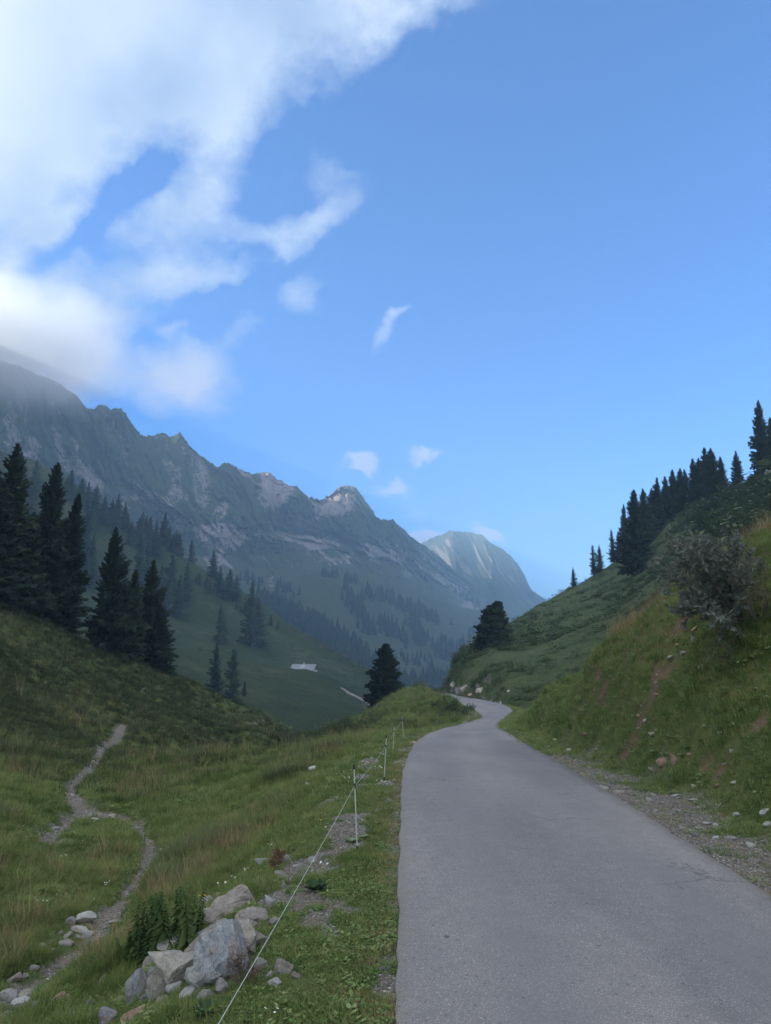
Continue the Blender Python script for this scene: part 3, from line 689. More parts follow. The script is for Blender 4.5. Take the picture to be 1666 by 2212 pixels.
XB, YB = np.sin(AZB) * rB, np.cos(AZB) * rB
ZB = teB * rB
kb = sstep(.15, .9, vB)
hb = fbm(XB / 30, YB / 30, 4, 91) * 2.0 + fbm(XB / 7, YB / 7, 4, 92) * .8 + fbm(XB / 2.2, (YB + ZB) / 2.2, 3, 93) * .35
teB = teB + hb / rB * kb * sstep(4.6, 3.6, vB) + kb * fbm(XB / 6, YB / 6, 4, 95) * .9 / rB * sstep(3.6, 4, vB)
cut = sstep(2.2, 1.3, vB + fbm(AZB * 30, vB, 3, 97) * 1.2) * sstep(.12, .5, vB) * sstep(az_px(1180), az_px(1060), AZB)
cut = np.maximum(cut, sstep(az_px(1000), az_px(968), AZB) * sstep(0.2, .6, vB) * .8)
rB = rB * (1 + cut * (fbm(AZB * 160, ZB / 3.0, 5, 101, .6) * .050 + fbm(AZB * 420, ZB / 1.1, 3, 103, .6) * .010))
rockB = cut * (.42 + .5 * fbm(AZB * 90, vB * 3, 4, 99)) + .02 + .3 * sstep(.25, .5, fbm(XB / 12, YB / 12, 4, 105)) * .5
mB = material('hillside', slope_mat(9, [(.055, .085, .038), (.080, .11, .045), (.12, .135, .062), (.068, .095, .040), (.042, .064, .030)], [(.10, .09, .09), (.21, .19, .19), (.42, .39, .40)], .7), .95, .08)
oB, layB = landform('right_hillside', azB, teB, rB, mB, {'rock': rockB}, 'steep shrubby hillside with a rocky road cut at its foot')

# valley floor out to the horizon
VFZ = -75.0
q = 30000.0
def plain(t, b):
    P = t.n.new('ShaderNodeNewGeometry').outputs['Position']
    return t.mix(t.noise(P, .01, 5), (.03, .05, .02), (.06, .07, .03))
ang = np.linspace(0, 2 * math.pi, 49)[:-1]
V = np.concatenate([np.stack([np.cos(ang) * q, np.sin(ang) * q, np.full(48, VFZ)], 1), [[0, 0, VFZ]]])
F = np.stack([np.arange(48), (np.arange(48) + 1) % 48, np.full(48, 48)], 1)
link(bpy.data.objects.new('valley_floor', mesh_np('valley_floor', V, F, material('valley_floor', plain, .95, .05))), kind='structure', label='green valley floor far below')

# ---------------------------------------------------------------- air
HAZE = 3.15e-4
bm = bmesh.new(); bmesh.ops.create_cube(bm, size=1.0)
hm = bpy.data.meshes.new('haze'); bm.to_mesh(hm); bm.free()
haze = link(bpy.data.objects.new('haze', hm), kind='stuff', label='thin blue morning haze filling the valley')
def _bounds(o):
    n = len(o.data.vertices); a = np.empty(n * 3, dtype=np.float32); o.data.vertices.foreach_get('co', a); a = a.reshape(-1, 3); return a.min(0), a.max(0)
_b = [_bounds(o) for o in (oF, oG, oD, oB)]
_lo = np.min([b[0] for b in _b], 0); _hi = np.max([b[1] for b in _b], 0)
print('BOUNDS', _lo, _hi)
_lo = np.array([_lo[0] - 60, min(_lo[1], -700) - 60, VFZ - 1]); _hi = np.array([max(_hi[0], 900) + 60, _hi[1] + 60, _hi[2] + 25])
haze.scale = tuple(_hi - _lo); haze.location = tuple((_hi + _lo) / 2)
mh = bpy.data.materials.new('haze_air'); mh.use_nodes = True; ht = NT(mh.node_tree); ht.n.clear()
pv = ht.n.new('ShaderNodeVolumePrincipled'); pv.inputs['Density'].default_value = HAZE
pv.inputs['Color'].default_value = (.50, .745, 1.0, 1); pv.inputs['Anisotropy'].default_value = 0.2
mo = ht.n.new('ShaderNodeOutputMaterial'); ht.l.new(pv.outputs[0], mo.inputs['Volume'])
hm.materials.append(mh)
try: mh.volume_intersection_method = 'ACCURATE'
except Exception: pass

# ---------------------------------------------------------------- cloud hanging on the left end of the ridge
bm = bmesh.new(); bmesh.ops.create_icosphere(bm, subdivisions=3, radius=1.0)
cm_ = bpy.data.meshes.new('cloud'); bm.to_mesh(cm_); bm.free()
cloud = link(bpy.data.objects.new('cloud', cm_), kind='stuff', label='soft cloud bank hiding the left end of the ridge')
cq = pix(-20, 730, 1030); cloud.location = cq; cloud.scale = (270, 150, 120); cloud.rotation_euler = (0, R(8), R(12))
mc = bpy.data.materials.new('cloud_mist'); mc.use_nodes = True; ct = NT(mc.node_tree); ct.n.clear()
co_ = ct.n.new('ShaderNodeTexCoord').outputs['Object']
cr_ = ct.vmath('LENGTH', co_, out=1)
cn_ = ct.noise(ct.n.new('ShaderNodeNewGeometry').outputs['Position'], .011, 4, .6)
cd_ = ct.maprange(ct.math('ADD', cr_, ct.math('MULTIPLY', ct.math('SUBTRACT', .5, cn_), 1.1)), .10, 1.0, 1, 0)
cv_ = ct.n.new('ShaderNodeVolumePrincipled'); cv_.inputs['Color'].default_value = (1, 1, 1, 1); cv_.inputs['Anisotropy'].default_value = .1
ct.put(cv_.inputs['Density'], ct.math('MULTIPLY', cd_, .014))
cmo = ct.n.new('ShaderNodeOutputMaterial'); ct.l.new(cv_.outputs[0], cmo.inputs['Volume']); cm_.materials.append(mc)
# ---------------------------------------------------------------- ground sampling
_lr0, _lr1 = math.log(rs[0]), math.log(rs[-1])
def bil(A_, x, y):
    az = np.arctan2(x, y); r = np.clip(np.hypot(x, y), rs[0] * 1.001, rs[-1] * .999)
    i = np.clip(np.searchsorted(azs, az) - 1, 0, len(azs) - 2); f = np.clip((az - azs[i]) / (azs[i + 1] - azs[i]), 0, 1)
    v = (np.log(r) - _lr0) / (_lr1 - _lr0) * (len(rs) - 1); j = np.clip(v.astype(int), 0, len(rs) - 2); g = v - j
    return (A_[i, j] * (1 - f) + A_[i + 1, j] * f) * (1 - g) + (A_[i, j + 1] * (1 - f) + A_[i + 1, j + 1] * f) * g
def gz(x, y): return bil(GZ, np.asarray(x, float), np.asarray(y, float))

def instancer(name, pts, scl, rot, protos, idx, label):
    """one object of kind stuff: prototype meshes instanced on points"""
    c = bpy.data.collections.new(name + '_kinds')
    for k, pm in enumerate(protos):
        o = bpy.data.objects.new('%s_kind_%02d' % (name, k), pm); c.objects.link(o)
    pts = np.asarray(pts, dtype=np.float32); n = len(pts)
    scl = np.asarray(scl, dtype=np.float32)
    if scl.ndim == 1: scl = np.repeat(scl[:, None], 3, 1)
    me = bpy.data.meshes.new(name); me.vertices.add(n); me.vertices.foreach_set('co', pts.ravel())
    for k, a, ty in (('sc', scl, 'FLOAT_VECTOR'), ('rt', np.asarray(rot, dtype=np.float32), 'FLOAT_VECTOR')):
        at = me.attributes.new(k, ty, 'POINT'); at.data.foreach_set('vector', a.ravel())
    at = me.attributes.new('ix', 'INT', 'POINT'); at.data.foreach_set('value', np.asarray(idx, dtype=np.int32))
    o = link(bpy.data.objects.new(name, me), kind='stuff', label=label)
    g = bpy.data.node_groups.new(name + '_scatter', 'GeometryNodeTree')
    g.interface.new_socket('Geometry', in_out='INPUT', socket_type='NodeSocketGeometry')
    g.interface.new_socket('Geometry', in_out='OUTPUT', socket_type='NodeSocketGeometry')
    gi = g.nodes.new('NodeGroupInput'); go = g.nodes.new('NodeGroupOutput')
    ip = g.nodes.new('GeometryNodeInstanceOnPoints'); ci = g.nodes.new('GeometryNodeCollectionInfo')
    ci.inputs['Collection'].default_value = c; ci.inputs['Separate Children'].default_value = True; ci.inputs['Reset Children'].default_value = True
    def na(nm, ty):
        q = g.nodes.new('GeometryNodeInputNamedAttribute'); q.data_type = ty; q.inputs['Name'].default_value = nm; return q.outputs['Attribute']
    g.links.new(gi.outputs[0], ip.inputs['Points']); g.links.new(ci.outputs[0], ip.inputs['Instance'])
    ip.inputs['Pick Instance'].default_value = True
    g.links.new(na('ix', 'INT'), ip.inputs['Instance Index'])
    e2r = g.nodes.new('FunctionNodeEulerToRotation'); g.links.new(na('rt', 'FLOAT_VECTOR'), e2r.inputs[0]); g.links.new(e2r.outputs[0], ip.inputs['Rotation'])
    g.links.new(na('sc', 'FLOAT_VECTOR'), ip.inputs['Scale']); g.links.new(ip.outputs[0], go.inputs[0])
    md = o.modifiers.new('scatter', 'NODES'); md.node_group = g
    return o

def leaf_mat(name, c0, c1, c2, scale=1.2, trans=.25, inst=.55):
    m = bpy.data.materials.new(name); m.use_nodes = True; t = NT(m.node_tree); t.n.clear()
    P = t.n.new('ShaderNodeNewGeometry').outputs['Position']; oi = t.n.new('ShaderNodeObjectInfo').outputs['Random']
    f = t.math('ADD', t.math('MULTIPLY', t.noise(P, scale, 4, .6), 1 - inst * .5), t.math('MULTIPLY', oi, inst * .5))
    c = t.ramp(f, [(.30, c0), (.52, c1), (.75, c2)])
    d = t.n.new('ShaderNodeBsdfDiffuse'); t.put(d.inputs[0], c)
    tr = t.n.new('ShaderNodeBsdfTranslucent'); t.put(tr.inputs[0], c)
    mx = t.n.new('ShaderNodeMixShader'); mx.inputs[0].default_value = trans
    t.l.new(d.outputs[0], mx.inputs[1]); t.l.new(tr.outputs[0], mx.inputs[2])
    o = t.n.new('ShaderNodeOutputMaterial'); t.l.new(mx.outputs[0], o.inputs[0]); return m
def flat(name, c, rough=.8, spec=.2): return material(name, lambda t, b: t.mix(t.noise(t.n.new('ShaderNodeTexCoord').outputs['Object'], 6, 3), tuple(v * .85 for v in c), tuple(min(1, v * 1.12) for v in c)), rough, spec)
M_SPRUCE = leaf_mat('spruce_needles', (.018, .032, .022), (.034, .052, .032), (.062, .086, .048), .5, .12)
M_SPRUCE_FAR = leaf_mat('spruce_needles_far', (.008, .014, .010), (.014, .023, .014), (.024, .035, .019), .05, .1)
M_BARK = flat('spruce_bark', (.085, .07, .06), .95)
def bark(t, b):
    P = t.n.new('ShaderNodeTexCoord').outputs['Object']
    n = t.noise(t.mapping(P, (1, 1, .15)), 60, 5); t.put(b.inputs['Normal'], t.bump(n, .6, .02))
    return t.ramp(n, [(.3, (.035, .03, .026)), (.6, (.10, .085, .075))])
M_BARK2 = material('grey_bark', bark, .95, .1)

def tube_np(pts, rad, n=6):
    pts = np.asarray(pts, float); V = []; F = []
    for k in range(len(pts)):
        a = pts[min(k + 1, len(pts) - 1)] - pts[max(k - 1, 0)]; a = a / (np.linalg.norm(a) + 1e-9)
        u = np.cross(a, [0.31, .2, 1.0] if abs(a[2]) < .9 else [1.0, 0, 0]); u /= np.linalg.norm(u); v = np.cross(a, u)
        for j in range(n):
            t = 2 * math.pi * j / n; V.append(pts[k] + rad[k] * (math.cos(t) * u + math.sin(t) * v))
    for k in range(len(pts) - 1):
        for j in range(n): F.append((k * n + j, k * n + (j + 1) % n, (k + 1) * n + (j + 1) % n, (k + 1) * n + j))
    return np.array(V), np.array(F)
class Bag:
    def __init__(s): s.V = []; s.F = {3: [], 4: []}; s.n = 0
    def add(s, V, F):
        F = np.asarray(F); s.F[F.shape[1]].append(F + s.n); s.V.append(np.asarray(V, float)); s.n += len(V)
    def mesh(s, name, mat, smooth=False):
        return mesh_np(name, np.concatenate(s.V), [np.concatenate(f) for f in s.F.values() if f], mat, smooth)

# ---------------------------------------------------------------- spruces
def spruce_mesh(seed, R0, whorls, per, twigs, base=.06, power=.8, tw=.30, gaps=True):
    g = np.random.RandomState(seed)
    B = []
    z = base + (0.985 - base) * (np.linspace(0, 1, whorls) ** .92)
    zz = np.repeat(z, per); zz = zz + g.uniform(-.5, .5, len(zz)) * (1.0 / whorls)
    prof = ((1 - zz) / (1 - base)) ** power
    lob = 1 + .25 * np.sin(zz * (31 + seed % 9) + seed) * g.uniform(.3, 1, len(zz))
    L = R0 * np.maximum(prof, .03) * lob * g.uniform(.60, 1.18, len(zz))
    L = np.where(zz < base + .05, L * .8, L)
    phi = np.arange(len(zz)) * 2.39996 + g.uniform(-.4, .4, len(zz))
    L = L * (1 + .22 * np.cos(phi - seed)) * np.where(fbm(np.cos(phi) * 1.5 + seed, zz * 9 + np.sin(phi) * 1.5, 2, seed) < (-.33 if gaps else -9), .45, 1)
    n = len(zz)
    t = np.tile((np.arange(twigs) + g.uniform(0, .9, (n, twigs))) / twigs, 1) ** .8
    slope = (-.42 + .95 * zz)[:, None]
    bx, by = np.cos(phi)[:, None], np.sin(phi)[:, None]
    px = bx * L[:, None] * t; py = by * L[:, None] * t
    pz = zz[:, None] + L[:, None] * (slope * t + .22 * t * t - .05)
    side = g.choice([-1, 1, 0], (n, twigs), p=[.4, .4, .2]); a = phi[:, None] + side * g.uniform(.4, 1.15, (n, twigs))
    l = (tw * L[:, None] * (1.1 - .55 * t) + .010) * g.uniform(.6, 1.25, (n, twigs))
    dz = g.uniform(-.75, .10, (n, twigs)) * (1 - .4 * zz[:, None])
    d = np.stack([np.cos(a), np.sin(a), dz], -1); d /= np.linalg.norm(d, axis=-1, keepdims=True)
    p = np.stack([px, py, pz], -1)
    w = np.stack([-np.sin(a), np.cos(a), g.uniform(-.6, .6, (n, twigs))], -1) * (l * g.uniform(.16, .30, (n, twigs)))[..., None]
    hang = np.zeros_like(p); hang[..., 2] = -l * .25
    q1 = p + d * l[..., None] * .45 + w; q2 = p + d * l[..., None]; q3 = p + d * l[..., None] * .45 - w + hang
    V = np.stack([p, q1, q2, q3], 2).reshape(-1, 3); m = len(V) // 4
    F = (np.arange(m)[:, None] * 4 + np.array([[0, 1, 2, 3]]))
    T = np.concatenate([F[:, [0, 1, 2]], F[:, [0, 2, 3]]])
    # leader tip
    return V, T
def trunk_mesh(R0, base_flare=1.0):
    zt = np.array([-.04, 0, .03, .25, .6, .9, 1.0]); r = np.array([.017, .0155, .0125, .0105, .0065, .002, .0006]) * base_flare
    return tube_np(np.stack([zt * 0, zt * 0, zt], 1), r, 7)
def kinds(prefix, n, mat, **kw):
    out = []
    for k in range(n):
        rr_ = random.Random(k * 7 + 1)
        V, T = spruce_mesh(100 + k * 13 + kw.get('seed0', 0), kw['R'][k % len(kw['R'])], kw['whorls'], kw['per'], kw['twigs'], kw.get('base', .06), kw.get('power', .8), kw.get('tw', .3), kw.get('gaps', True))
        if kw.get('core'):
            g = np.random.RandomState(k); zz = np.linspace(kw.get('base', .06) * .8, .97, 9); n_ = 9; cv = []
            for z in zz:
                q_ = ((1 - z) / .95) ** .85 * kw['R'][k % len(kw['R'])] * kw['core']
                for j in range(n_):
                    a = j * 6.283 / n_ + z * 3; r_ = q_ * g.uniform(.6, 1.15); cv.append((math.cos(a) * r_, math.sin(a) * r_, z + g.uniform(-.02, .02)))
            cf = np.array([(i * n_ + j, i * n_ + (j + 1) % n_, (i + 1) * n_ + (j + 1) % n_, (i + 1) * n_ + j) for i in range(8) for j in range(n_)])
            cf = np.concatenate([cf[:, [0, 1, 2]], cf[:, [0, 2, 3]]]) + len(V); V = np.concatenate([V, cv]); T = np.concatenate([T, cf])
        cm = mesh_np('crown', V, T, mat)
        tv, tf = trunk_mesh(1); tm = mesh_np('trunk', tv, tf, M_BARK, True)
        out.append((cm, tm))
    return out
K_HERO = kinds('hero', 5, M_SPRUCE, whorls=58, per=8, twigs=26, R=[.23, .25, .29, .20, .25], base=.06, tw=.32)
K_SOLO = kinds('solo', 2, M_SPRUCE, whorls=50, per=9, twigs=26, R=[.31, .30], base=.02, power=.58, core=.62, tw=.4, gaps=False, seed0=500)
K_MID = kinds('mid', 5, M_SPRUCE, whorls=30, per=7, twigs=12, R=[.17, .20, .22, .18, .24], base=.04, core=.42, tw=.42, seed0=900)
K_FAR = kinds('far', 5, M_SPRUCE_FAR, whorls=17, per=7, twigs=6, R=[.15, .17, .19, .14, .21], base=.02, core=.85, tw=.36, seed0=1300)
rg = random.Random(11)
def put_tree(p, h, kind, label, group=None, cat='tree', name='spruce_tree', wid=1.0):
    cm, tm = kind
    e = bpy.data.objects.new(name, None); e.empty_display_size = .3
    e.location = p; e.scale = (h * wid, h * wid, h); e.rotation_euler = (rg.uniform(-.02, .02), rg.uniform(-.02, .02), rg.uniform(0, 6.28))
    link(e, label=label, cat=cat, group=group)
    link(bpy.data.objects.new('crown', cm), e); link(bpy.data.objects.new('trunk', tm), e)
    return e
def tree_px(px, base, top, lay, kind, label, group=None, wid=1.0, y=None, sink=.3, **kw):
    if y is None:
        p = None
        for dy in range(0, 60, 3):
            p = lay.hit(px, base + dy)
            if p is not None: break
    else: p = np.array(pix(px, base, y))
    if p is None: print('NO HIT', px, base); return None
    h = pix(px, top, p[1])[2] - p[2]
    return put_tree((p[0], p[1], p[2] - sink), h + sink, kind, label, group, wid=wid, **kw)
GH = 'big spruces on the near left hill'
tree_px(2, 1296, 955, ground_layer, K_HERO[0], 'tallest dark spruce cut by the left edge of the picture', GH, .80)
tree_px(-34, 1290, 1010, ground_layer, K_HERO[4], 'dark spruce mostly outside the left edge behind the tallest one', GH)
tree_px(94, 1332, 998, ground_layer, K_HERO[1], 'tall broad dark spruce second from the left on the near hill', GH, .74)
tree_px(141, 1358, 1064, ground_layer, K_HERO[3], 'slimmer spruce touching the right side of the tall broad one', GH, .78)
tree_px(52, 1318, 1105, ground_layer, K_HERO[4], 'shorter spruce in the gap between the two tallest spruces', GH, .8)
tree_px(223, 1402, 1137, ground_layer, K_HERO[2], 'pointed spruce with open lower branches beside the pale dead stump', GH, .66)
tree_px(279, 1416, 1228, ground_layer, K_HERO[3], 'slim spruce with bare lower trunk between two wider spruces', GH, .92)
tree_px(318, 1432, 1207, ground_layer, K_HERO[4], 'dark dense spruce at the lower right end of the near hill group', GH, .82)
tree_px(340, 1440, 1300, ground_layer, K_HERO[0], 'short dark spruce leaning out of the right end of the near hill group', GH, 1.0)
tree_px(834, 1512, 1390, ground_layer, K_SOLO[0], 'broad bushy dark spruce standing alone beside the far bend of the road', None, 1.0, y=121)
GD_ = 'spruces on the pasture slope across the valley'
for k, (x, b, t, lb) in enumerate([
    (465, 1497, 1386, 'left one of two dark spruces at the foot of the pasture slope'), (503, 1514, 1398, 'right one of two dark spruces at the foot of the pasture slope'),
    (476, 1392, 1305, 'single rounded spruce in the middle of the pasture slope'), (541, 1396, 1252, 'left one of the tall pair of spruces left of the hut'), (554, 1396, 1290, 'right shorter one of the tall pair of spruces left of the hut'),
    (529, 1503, 1468, 'very small spruce right of the two at the slope foot'), (412, 1203, 1166, 'small lone spruce on the upper edge of the pasture below the cliff'),
    (461, 1248, 1188, 'slim spruce on the crest above the pasture, left of three'), (475, 1282, 1222, 'slim spruce on the crest above the pasture, middle of three'), (496, 1294, 1228, 'slim spruce on the crest above the pasture, right of three'), (510, 1296, 1240, 'short spruce just right of the three on the crest'),
    (368, 1326, 1192, 'tall hazy spruce behind the right end of the near hill group'), (384, 1335, 1240, 'lower hazy spruce touching the tall hazy one'), (403, 1300, 1213, 'hazy spruce right of the tall hazy pair'),
    (178, 1262, 1105, 'hazy spruce seen in the gap right of the tall broad spruce'), (195, 1258, 1150, 'smaller hazy spruce in the same gap'), (165, 1240, 1120, 'hazy spruce half hidden by the slim near spruce'), (258, 1290, 1170, 'hazy spruce above the slim near spruce with bare trunk'), (296, 1300, 1165, 'hazy broad spruce left of the tall dense near one'),
    (318, 1290, 1195, 'hazy spruce behind the dense near spruce'), (345, 1310, 1215, 'hazy spruce just right of the dense near spruce'),
    (25, 1060, 973, 'hazy spruce at the upper left edge behind the near trees'), (44, 1075, 985, 'second hazy spruce at the upper left edge'), (74, 1062, 990, 'third hazy spruce near the upper left edge'), (62, 1130, 1040, 'hazy spruce below the three on the upper left crest'), (15, 1120, 1015, 'hazy spruce behind the top of the tallest near spruce'),
    (586, 1352, 1325, 'tiny spruce on the open grass crest right of the tall pair'), (600, 1360, 1336, 'second tiny spruce on the open grass crest')]):
    tree_px(x, b, t, layD, K_MID[k % 5], lb, GD_, 1.05 if b - t > 80 else 1.2)
rg2 = random.Random(5)
def interp_line(L, x):
    return float(np.interp(x, [a for a, _ in L], [b for _, b in L]))
lab = 'small hazy spruce in the line of trees along the upper edge of the pasture'
GU = 'spruces along the upper edge of the pasture'
for k in range(44):
    x = 148 + 240 * rg2.random() ** .9
    b = interp_line([(148, 1075), (200, 1105), (250, 1130), (300, 1150), (350, 1172), (388, 1185)], x) + rg2.uniform(-14, 16) + (rg2.random() < .2) * 25
    tree_px(x, b, b - rg2.uniform(32, 58), layD, K_MID[k % 5], 'small hazy spruce on the upper pasture edge ' + ('behind the tall broad spruce' if x < 200 else 'above the pointed near spruce' if x < 275 else 'above the dense near spruce' if x < 340 else 'at the right end'), GU, 1.25)
for k in range(16):
    x = rg2.uniform(425, 560); b = interp_line([(425, 1262), (480, 1290), (560, 1340)], x) + rg2.uniform(-14, 14)
    tree_px(x, b, b - rg2.uniform(14, 34), layD, K_MID[k % 5], 'small dark spruce on the shoulder above the pasture slope', 'small spruces on the pasture shoulder', 1.3)
GB = 'spruces along the skyline of the right hillside'
for k, (x, b, t, lb, w_) in enumerate([
    (1240, 1267, 1225, 'small lone spruce on the skyline, lowest on the right hillside', 1.35), (1284, 1233, 1176, 'left one of two small skyline spruces standing close together', 1.1), (1297, 1227, 1177, 'right one of two small skyline spruces standing close together', 1.1),
    (1326, 1209, 1143, 'spruce at the lower end of the dense skyline group', 1.1), (1338, 1205, 1150, 'second spruce from the lower end of the dense skyline group', 1.2), (1353, 1200, 1088, 'thin topped spruce just left of the biggest in the skyline group', .8), (1384, 1232, 1056, 'biggest dark spruce of the skyline group reaching lowest down the slope', 1.15), (1398, 1180, 1054, 'tall spruce touching the right side of the biggest skyline spruce', 1.1),
    (1413, 1150, 1053, 'spruce right of the two biggest in the skyline group', 1.2), (1427, 1130, 1031, 'pointed spruce in the lower middle of the skyline group', 1.1), (1443, 1118, 1028, 'spruce in the middle of the skyline group', 1.2), (1463, 1096, 1013, 'pointed spruce in the upper middle of the skyline group', 1.1), (1475, 1090, 1011, 'left one of two equal tops in the skyline group', 1.15), (1486, 1083, 1012, 'right one of two equal tops in the skyline group', 1.15),
    (1505, 1072, 990, 'spruce left of the upper clump of the skyline group', 1.2), (1517, 1068, 988, 'spruce joined to the left of the upper clump', 1.2), (1530, 1060, 965, 'highest pointed spruce of the upper clump', 1.15), (1548, 1056, 967, 'second highest spruce of the upper clump', 1.2), (1563, 1053, 985, 'right hand spruce of the upper clump', 1.3), (1597, 1050, 973, 'broad spruce standing by itself left of the tall one at the right edge', 1.15),
    (1656, 1030, 862, 'tall open branched spruce at the right edge of the picture', .95), (1678, 1020, 900, 'spruce just outside the right edge beside the tall one', 1.0), (1455, 1110, 1045, 'lower spruce filling the middle of the skyline group', 1.3), (1372, 1215, 1110, 'spruce filling the left side of the biggest skyline spruce', 1.2)]):
    tree_px(x, b, t, layB, (K_HERO if b - t > 66 else K_MID)[k % 5], lb, GB, w_ * (.70 if b - t > 66 else .9))
tree_px(1062, 1394, 1307, layB, K_SOLO[0], 'left one of the dense pair of spruces on the hillside above the road cut', None, 1.15)
tree_px(1079, 1391, 1298, layB, K_SOLO[1], 'right one of the dense pair of spruces on the hillside above the road cut', None, 1.2)
# forest on the lower slopes of the range
UP = [(560, 1275), (600, 1300), (650, 1318), (700, 1338), (740, 1362), (780, 1395), (830, 1428), (870, 1448), (915, 1470)]
LO = [(560, 1300), (620, 1347), (700, 1392), (780, 1440), (830, 1468), (860, 1487), (915, 1500)]
forest = []
for k in range(760):
    x = rg2.uniform(556, 915); u0, l0 = interp_line(UP, x), interp_line(LO, x)
    b = u0 + (l0 - u0 + 12) * rg2.random() + 22; forest.append((x, b, b - rg2.uniform(26, 46) * (1.1 if x < 800 else 1)))
def seg(n, pts, sp, hh):
    for k in range(n):
        i = rg2.randrange(len(pts) - 1); f = rg2.random()
        x = pts[i][0] * (1 - f) + pts[i + 1][0] * f + rg2.gauss(0, sp); y = pts[i][1] * (1 - f) + pts[i + 1][1] * f + rg2.gauss(0, sp * .5)
        forest.append((x, y, y - rg2.uniform(*hh)))
seg(22, [(697, 1244), (735, 1250), (775, 1262)], 3, (16, 26)); seg(52, [(752, 1280), (768, 1320), (790, 1350), (812, 1378)], 9, (24, 36))
seg(12, [(792, 1290), (812, 1300), (834, 1298)], 5, (24, 36)); seg(46, [(842, 1300), (880, 1318), (915, 1332), (946, 1348)], 6, (22, 32))
seg(30, [(826, 1345), (850, 1370), (878, 1392)], 9, (24, 34)); seg(34, [(884, 1340), (900, 1372), (915, 1400)], 8, (24, 34))
seg(44, [(950, 1404), (975, 1420), (1005, 1410)], 10, (26, 38)); seg(8, [(1012, 1372), (1033, 1372)], 5, (14, 22)); seg(24, [(650, 1300), (600, 1270), (640, 1330)], 10, (18, 28))
seg(1, [(975, 1351), (975.1, 1351)], .1, (18, 19)); seg(20, [(865, 1420), (905, 1440), (930, 1430)], 10, (16, 26)); seg(26, [(958, 1262), (985, 1278), (1020, 1300), (1040, 1312)], 5, (7, 14))
seg(36, [(925, 1486), (950, 1484)], 14, (30, 48)); seg(10, [(560, 1262), (520, 1250)], 10, (18, 28)); seg(10, [(935, 1465), (970, 1455), (1000, 1440)], 10, (16, 28))
rows_ = []
for x, b, t in forest:
    p = layF.hit(x, b)
    if p is None: continue
    h = pix(x, t, p[1])[2] - p[2]; rows_.append((x, b, t, p, min(h, 42)))
rows_.sort(key=lambda r: -(r[1] - r[2]))
pick = rows_[::1]
rg2.shuffle(pick)
N_IND = 190
FL = [((556, 700), 'hazy spruce in the dense belt of forest behind the pasture crest'), ((700, 800), 'hazy spruce in the forest between the pasture crest and the wooded spur'), ((800, 915), 'hazy blue spruce in the valley forest behind the lone roadside spruce'), ((915, 1100), 'distant blue spruce in the forest near the foot of the right hillside')]
rest = []
for k, (x, b, t, p, h) in enumerate(pick):
    if k < N_IND:
        lb = next((l for (a, c_), l in FL if a <= x < c_), FL[-1][1])
        if b < 1352 and 690 < x < 960: lb = 'distant spruce on the wooded spur below the grey cliffs'
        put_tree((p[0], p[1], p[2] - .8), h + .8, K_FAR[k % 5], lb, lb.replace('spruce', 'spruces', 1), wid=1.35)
    else: rest.append((p, h, k % 5))
rv = [a[0] for a in rest]
both = []
for cm, tm in K_FAR: both.append(cm)
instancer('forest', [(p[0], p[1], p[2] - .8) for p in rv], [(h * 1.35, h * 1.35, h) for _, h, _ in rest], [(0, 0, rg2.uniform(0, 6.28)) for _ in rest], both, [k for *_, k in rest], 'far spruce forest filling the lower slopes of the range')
# ---------------------------------------------------------------- grass and weeds near the camera
M_GRASS = leaf_mat('grass_blades', (.095, .155, .045), (.185, .245, .08), (.32, .34, .145), .7, .45, .9)
M_SEDGE = leaf_mat('long_grass', (.090, .13, .058), (.145, .185, .082), (.22, .235, .115), .35, .4, .9)
M_DRY = leaf_mat('dry_grass', (.18, .14, .07), (.31, .24, .13), (.45, .36, .21), .9, .3, .9)
M_WEED = leaf_mat('weed_leaves', (.085, .15, .05), (.15, .225, .08), (.24, .30, .13), 1.5, .2, .9)
M_PALE = leaf_mat('pale_leaves', (.10, .15, .085), (.17, .23, .13), (.26, .32, .20), 1.5, .2, .9)
M_WHITE = flat('white_petals', (.75, .75, .70)); M_YEL = flat('yellow_petals', (.75, .48, .04)); M_PINK = flat('pink_petals', (.45, .18, .34))
def blades(seed, n, L, spread, w, lean=.5, segs=3, up=1.0):
    g = np.random.RandomState(seed); b = Bag()
    for _ in range(n):
        a = g.uniform(0, 6.283); r = spread * math.sqrt(g.uniform()); x, y = r * math.cos(a), r * math.sin(a)
        da = a + g.uniform(-1.3, 1.3); ln = L * g.uniform(.5, 1.15); le = lean * g.uniform(.25, 1.3); ww = w * g.uniform(.7, 1.3)
        px, py = -math.sin(da), math.cos(da); V = []
        for k in range(segs + 1):
            t = k / segs; bend = le * t * t
            q = (x + math.cos(da) * ln * bend, y + math.sin(da) * ln * bend, ln * t * up * (1 - .35 * le * t) - .01)
            hw = ww * (1 - t) ** .7 * .5 if k < segs else 0
            if k < segs: V += [(q[0] + px * hw, q[1] + py * hw, q[2]), (q[0] - px * hw, q[1] - py * hw, q[2])]
            else: V.append(q)
        F4 = [(2 * k, 2 * k + 1, 2 * k + 3, 2 * k + 2) for k in range(segs - 1)]; s0 = b.n
        b.V.append(np.array(V)); 
        if F4: b.F[4].append(np.array(F4) + s0)
        b.F[3].append(np.array([(2 * segs - 2, 2 * segs - 1, 2 * segs)]) + s0); b.n += len(V)
    return b
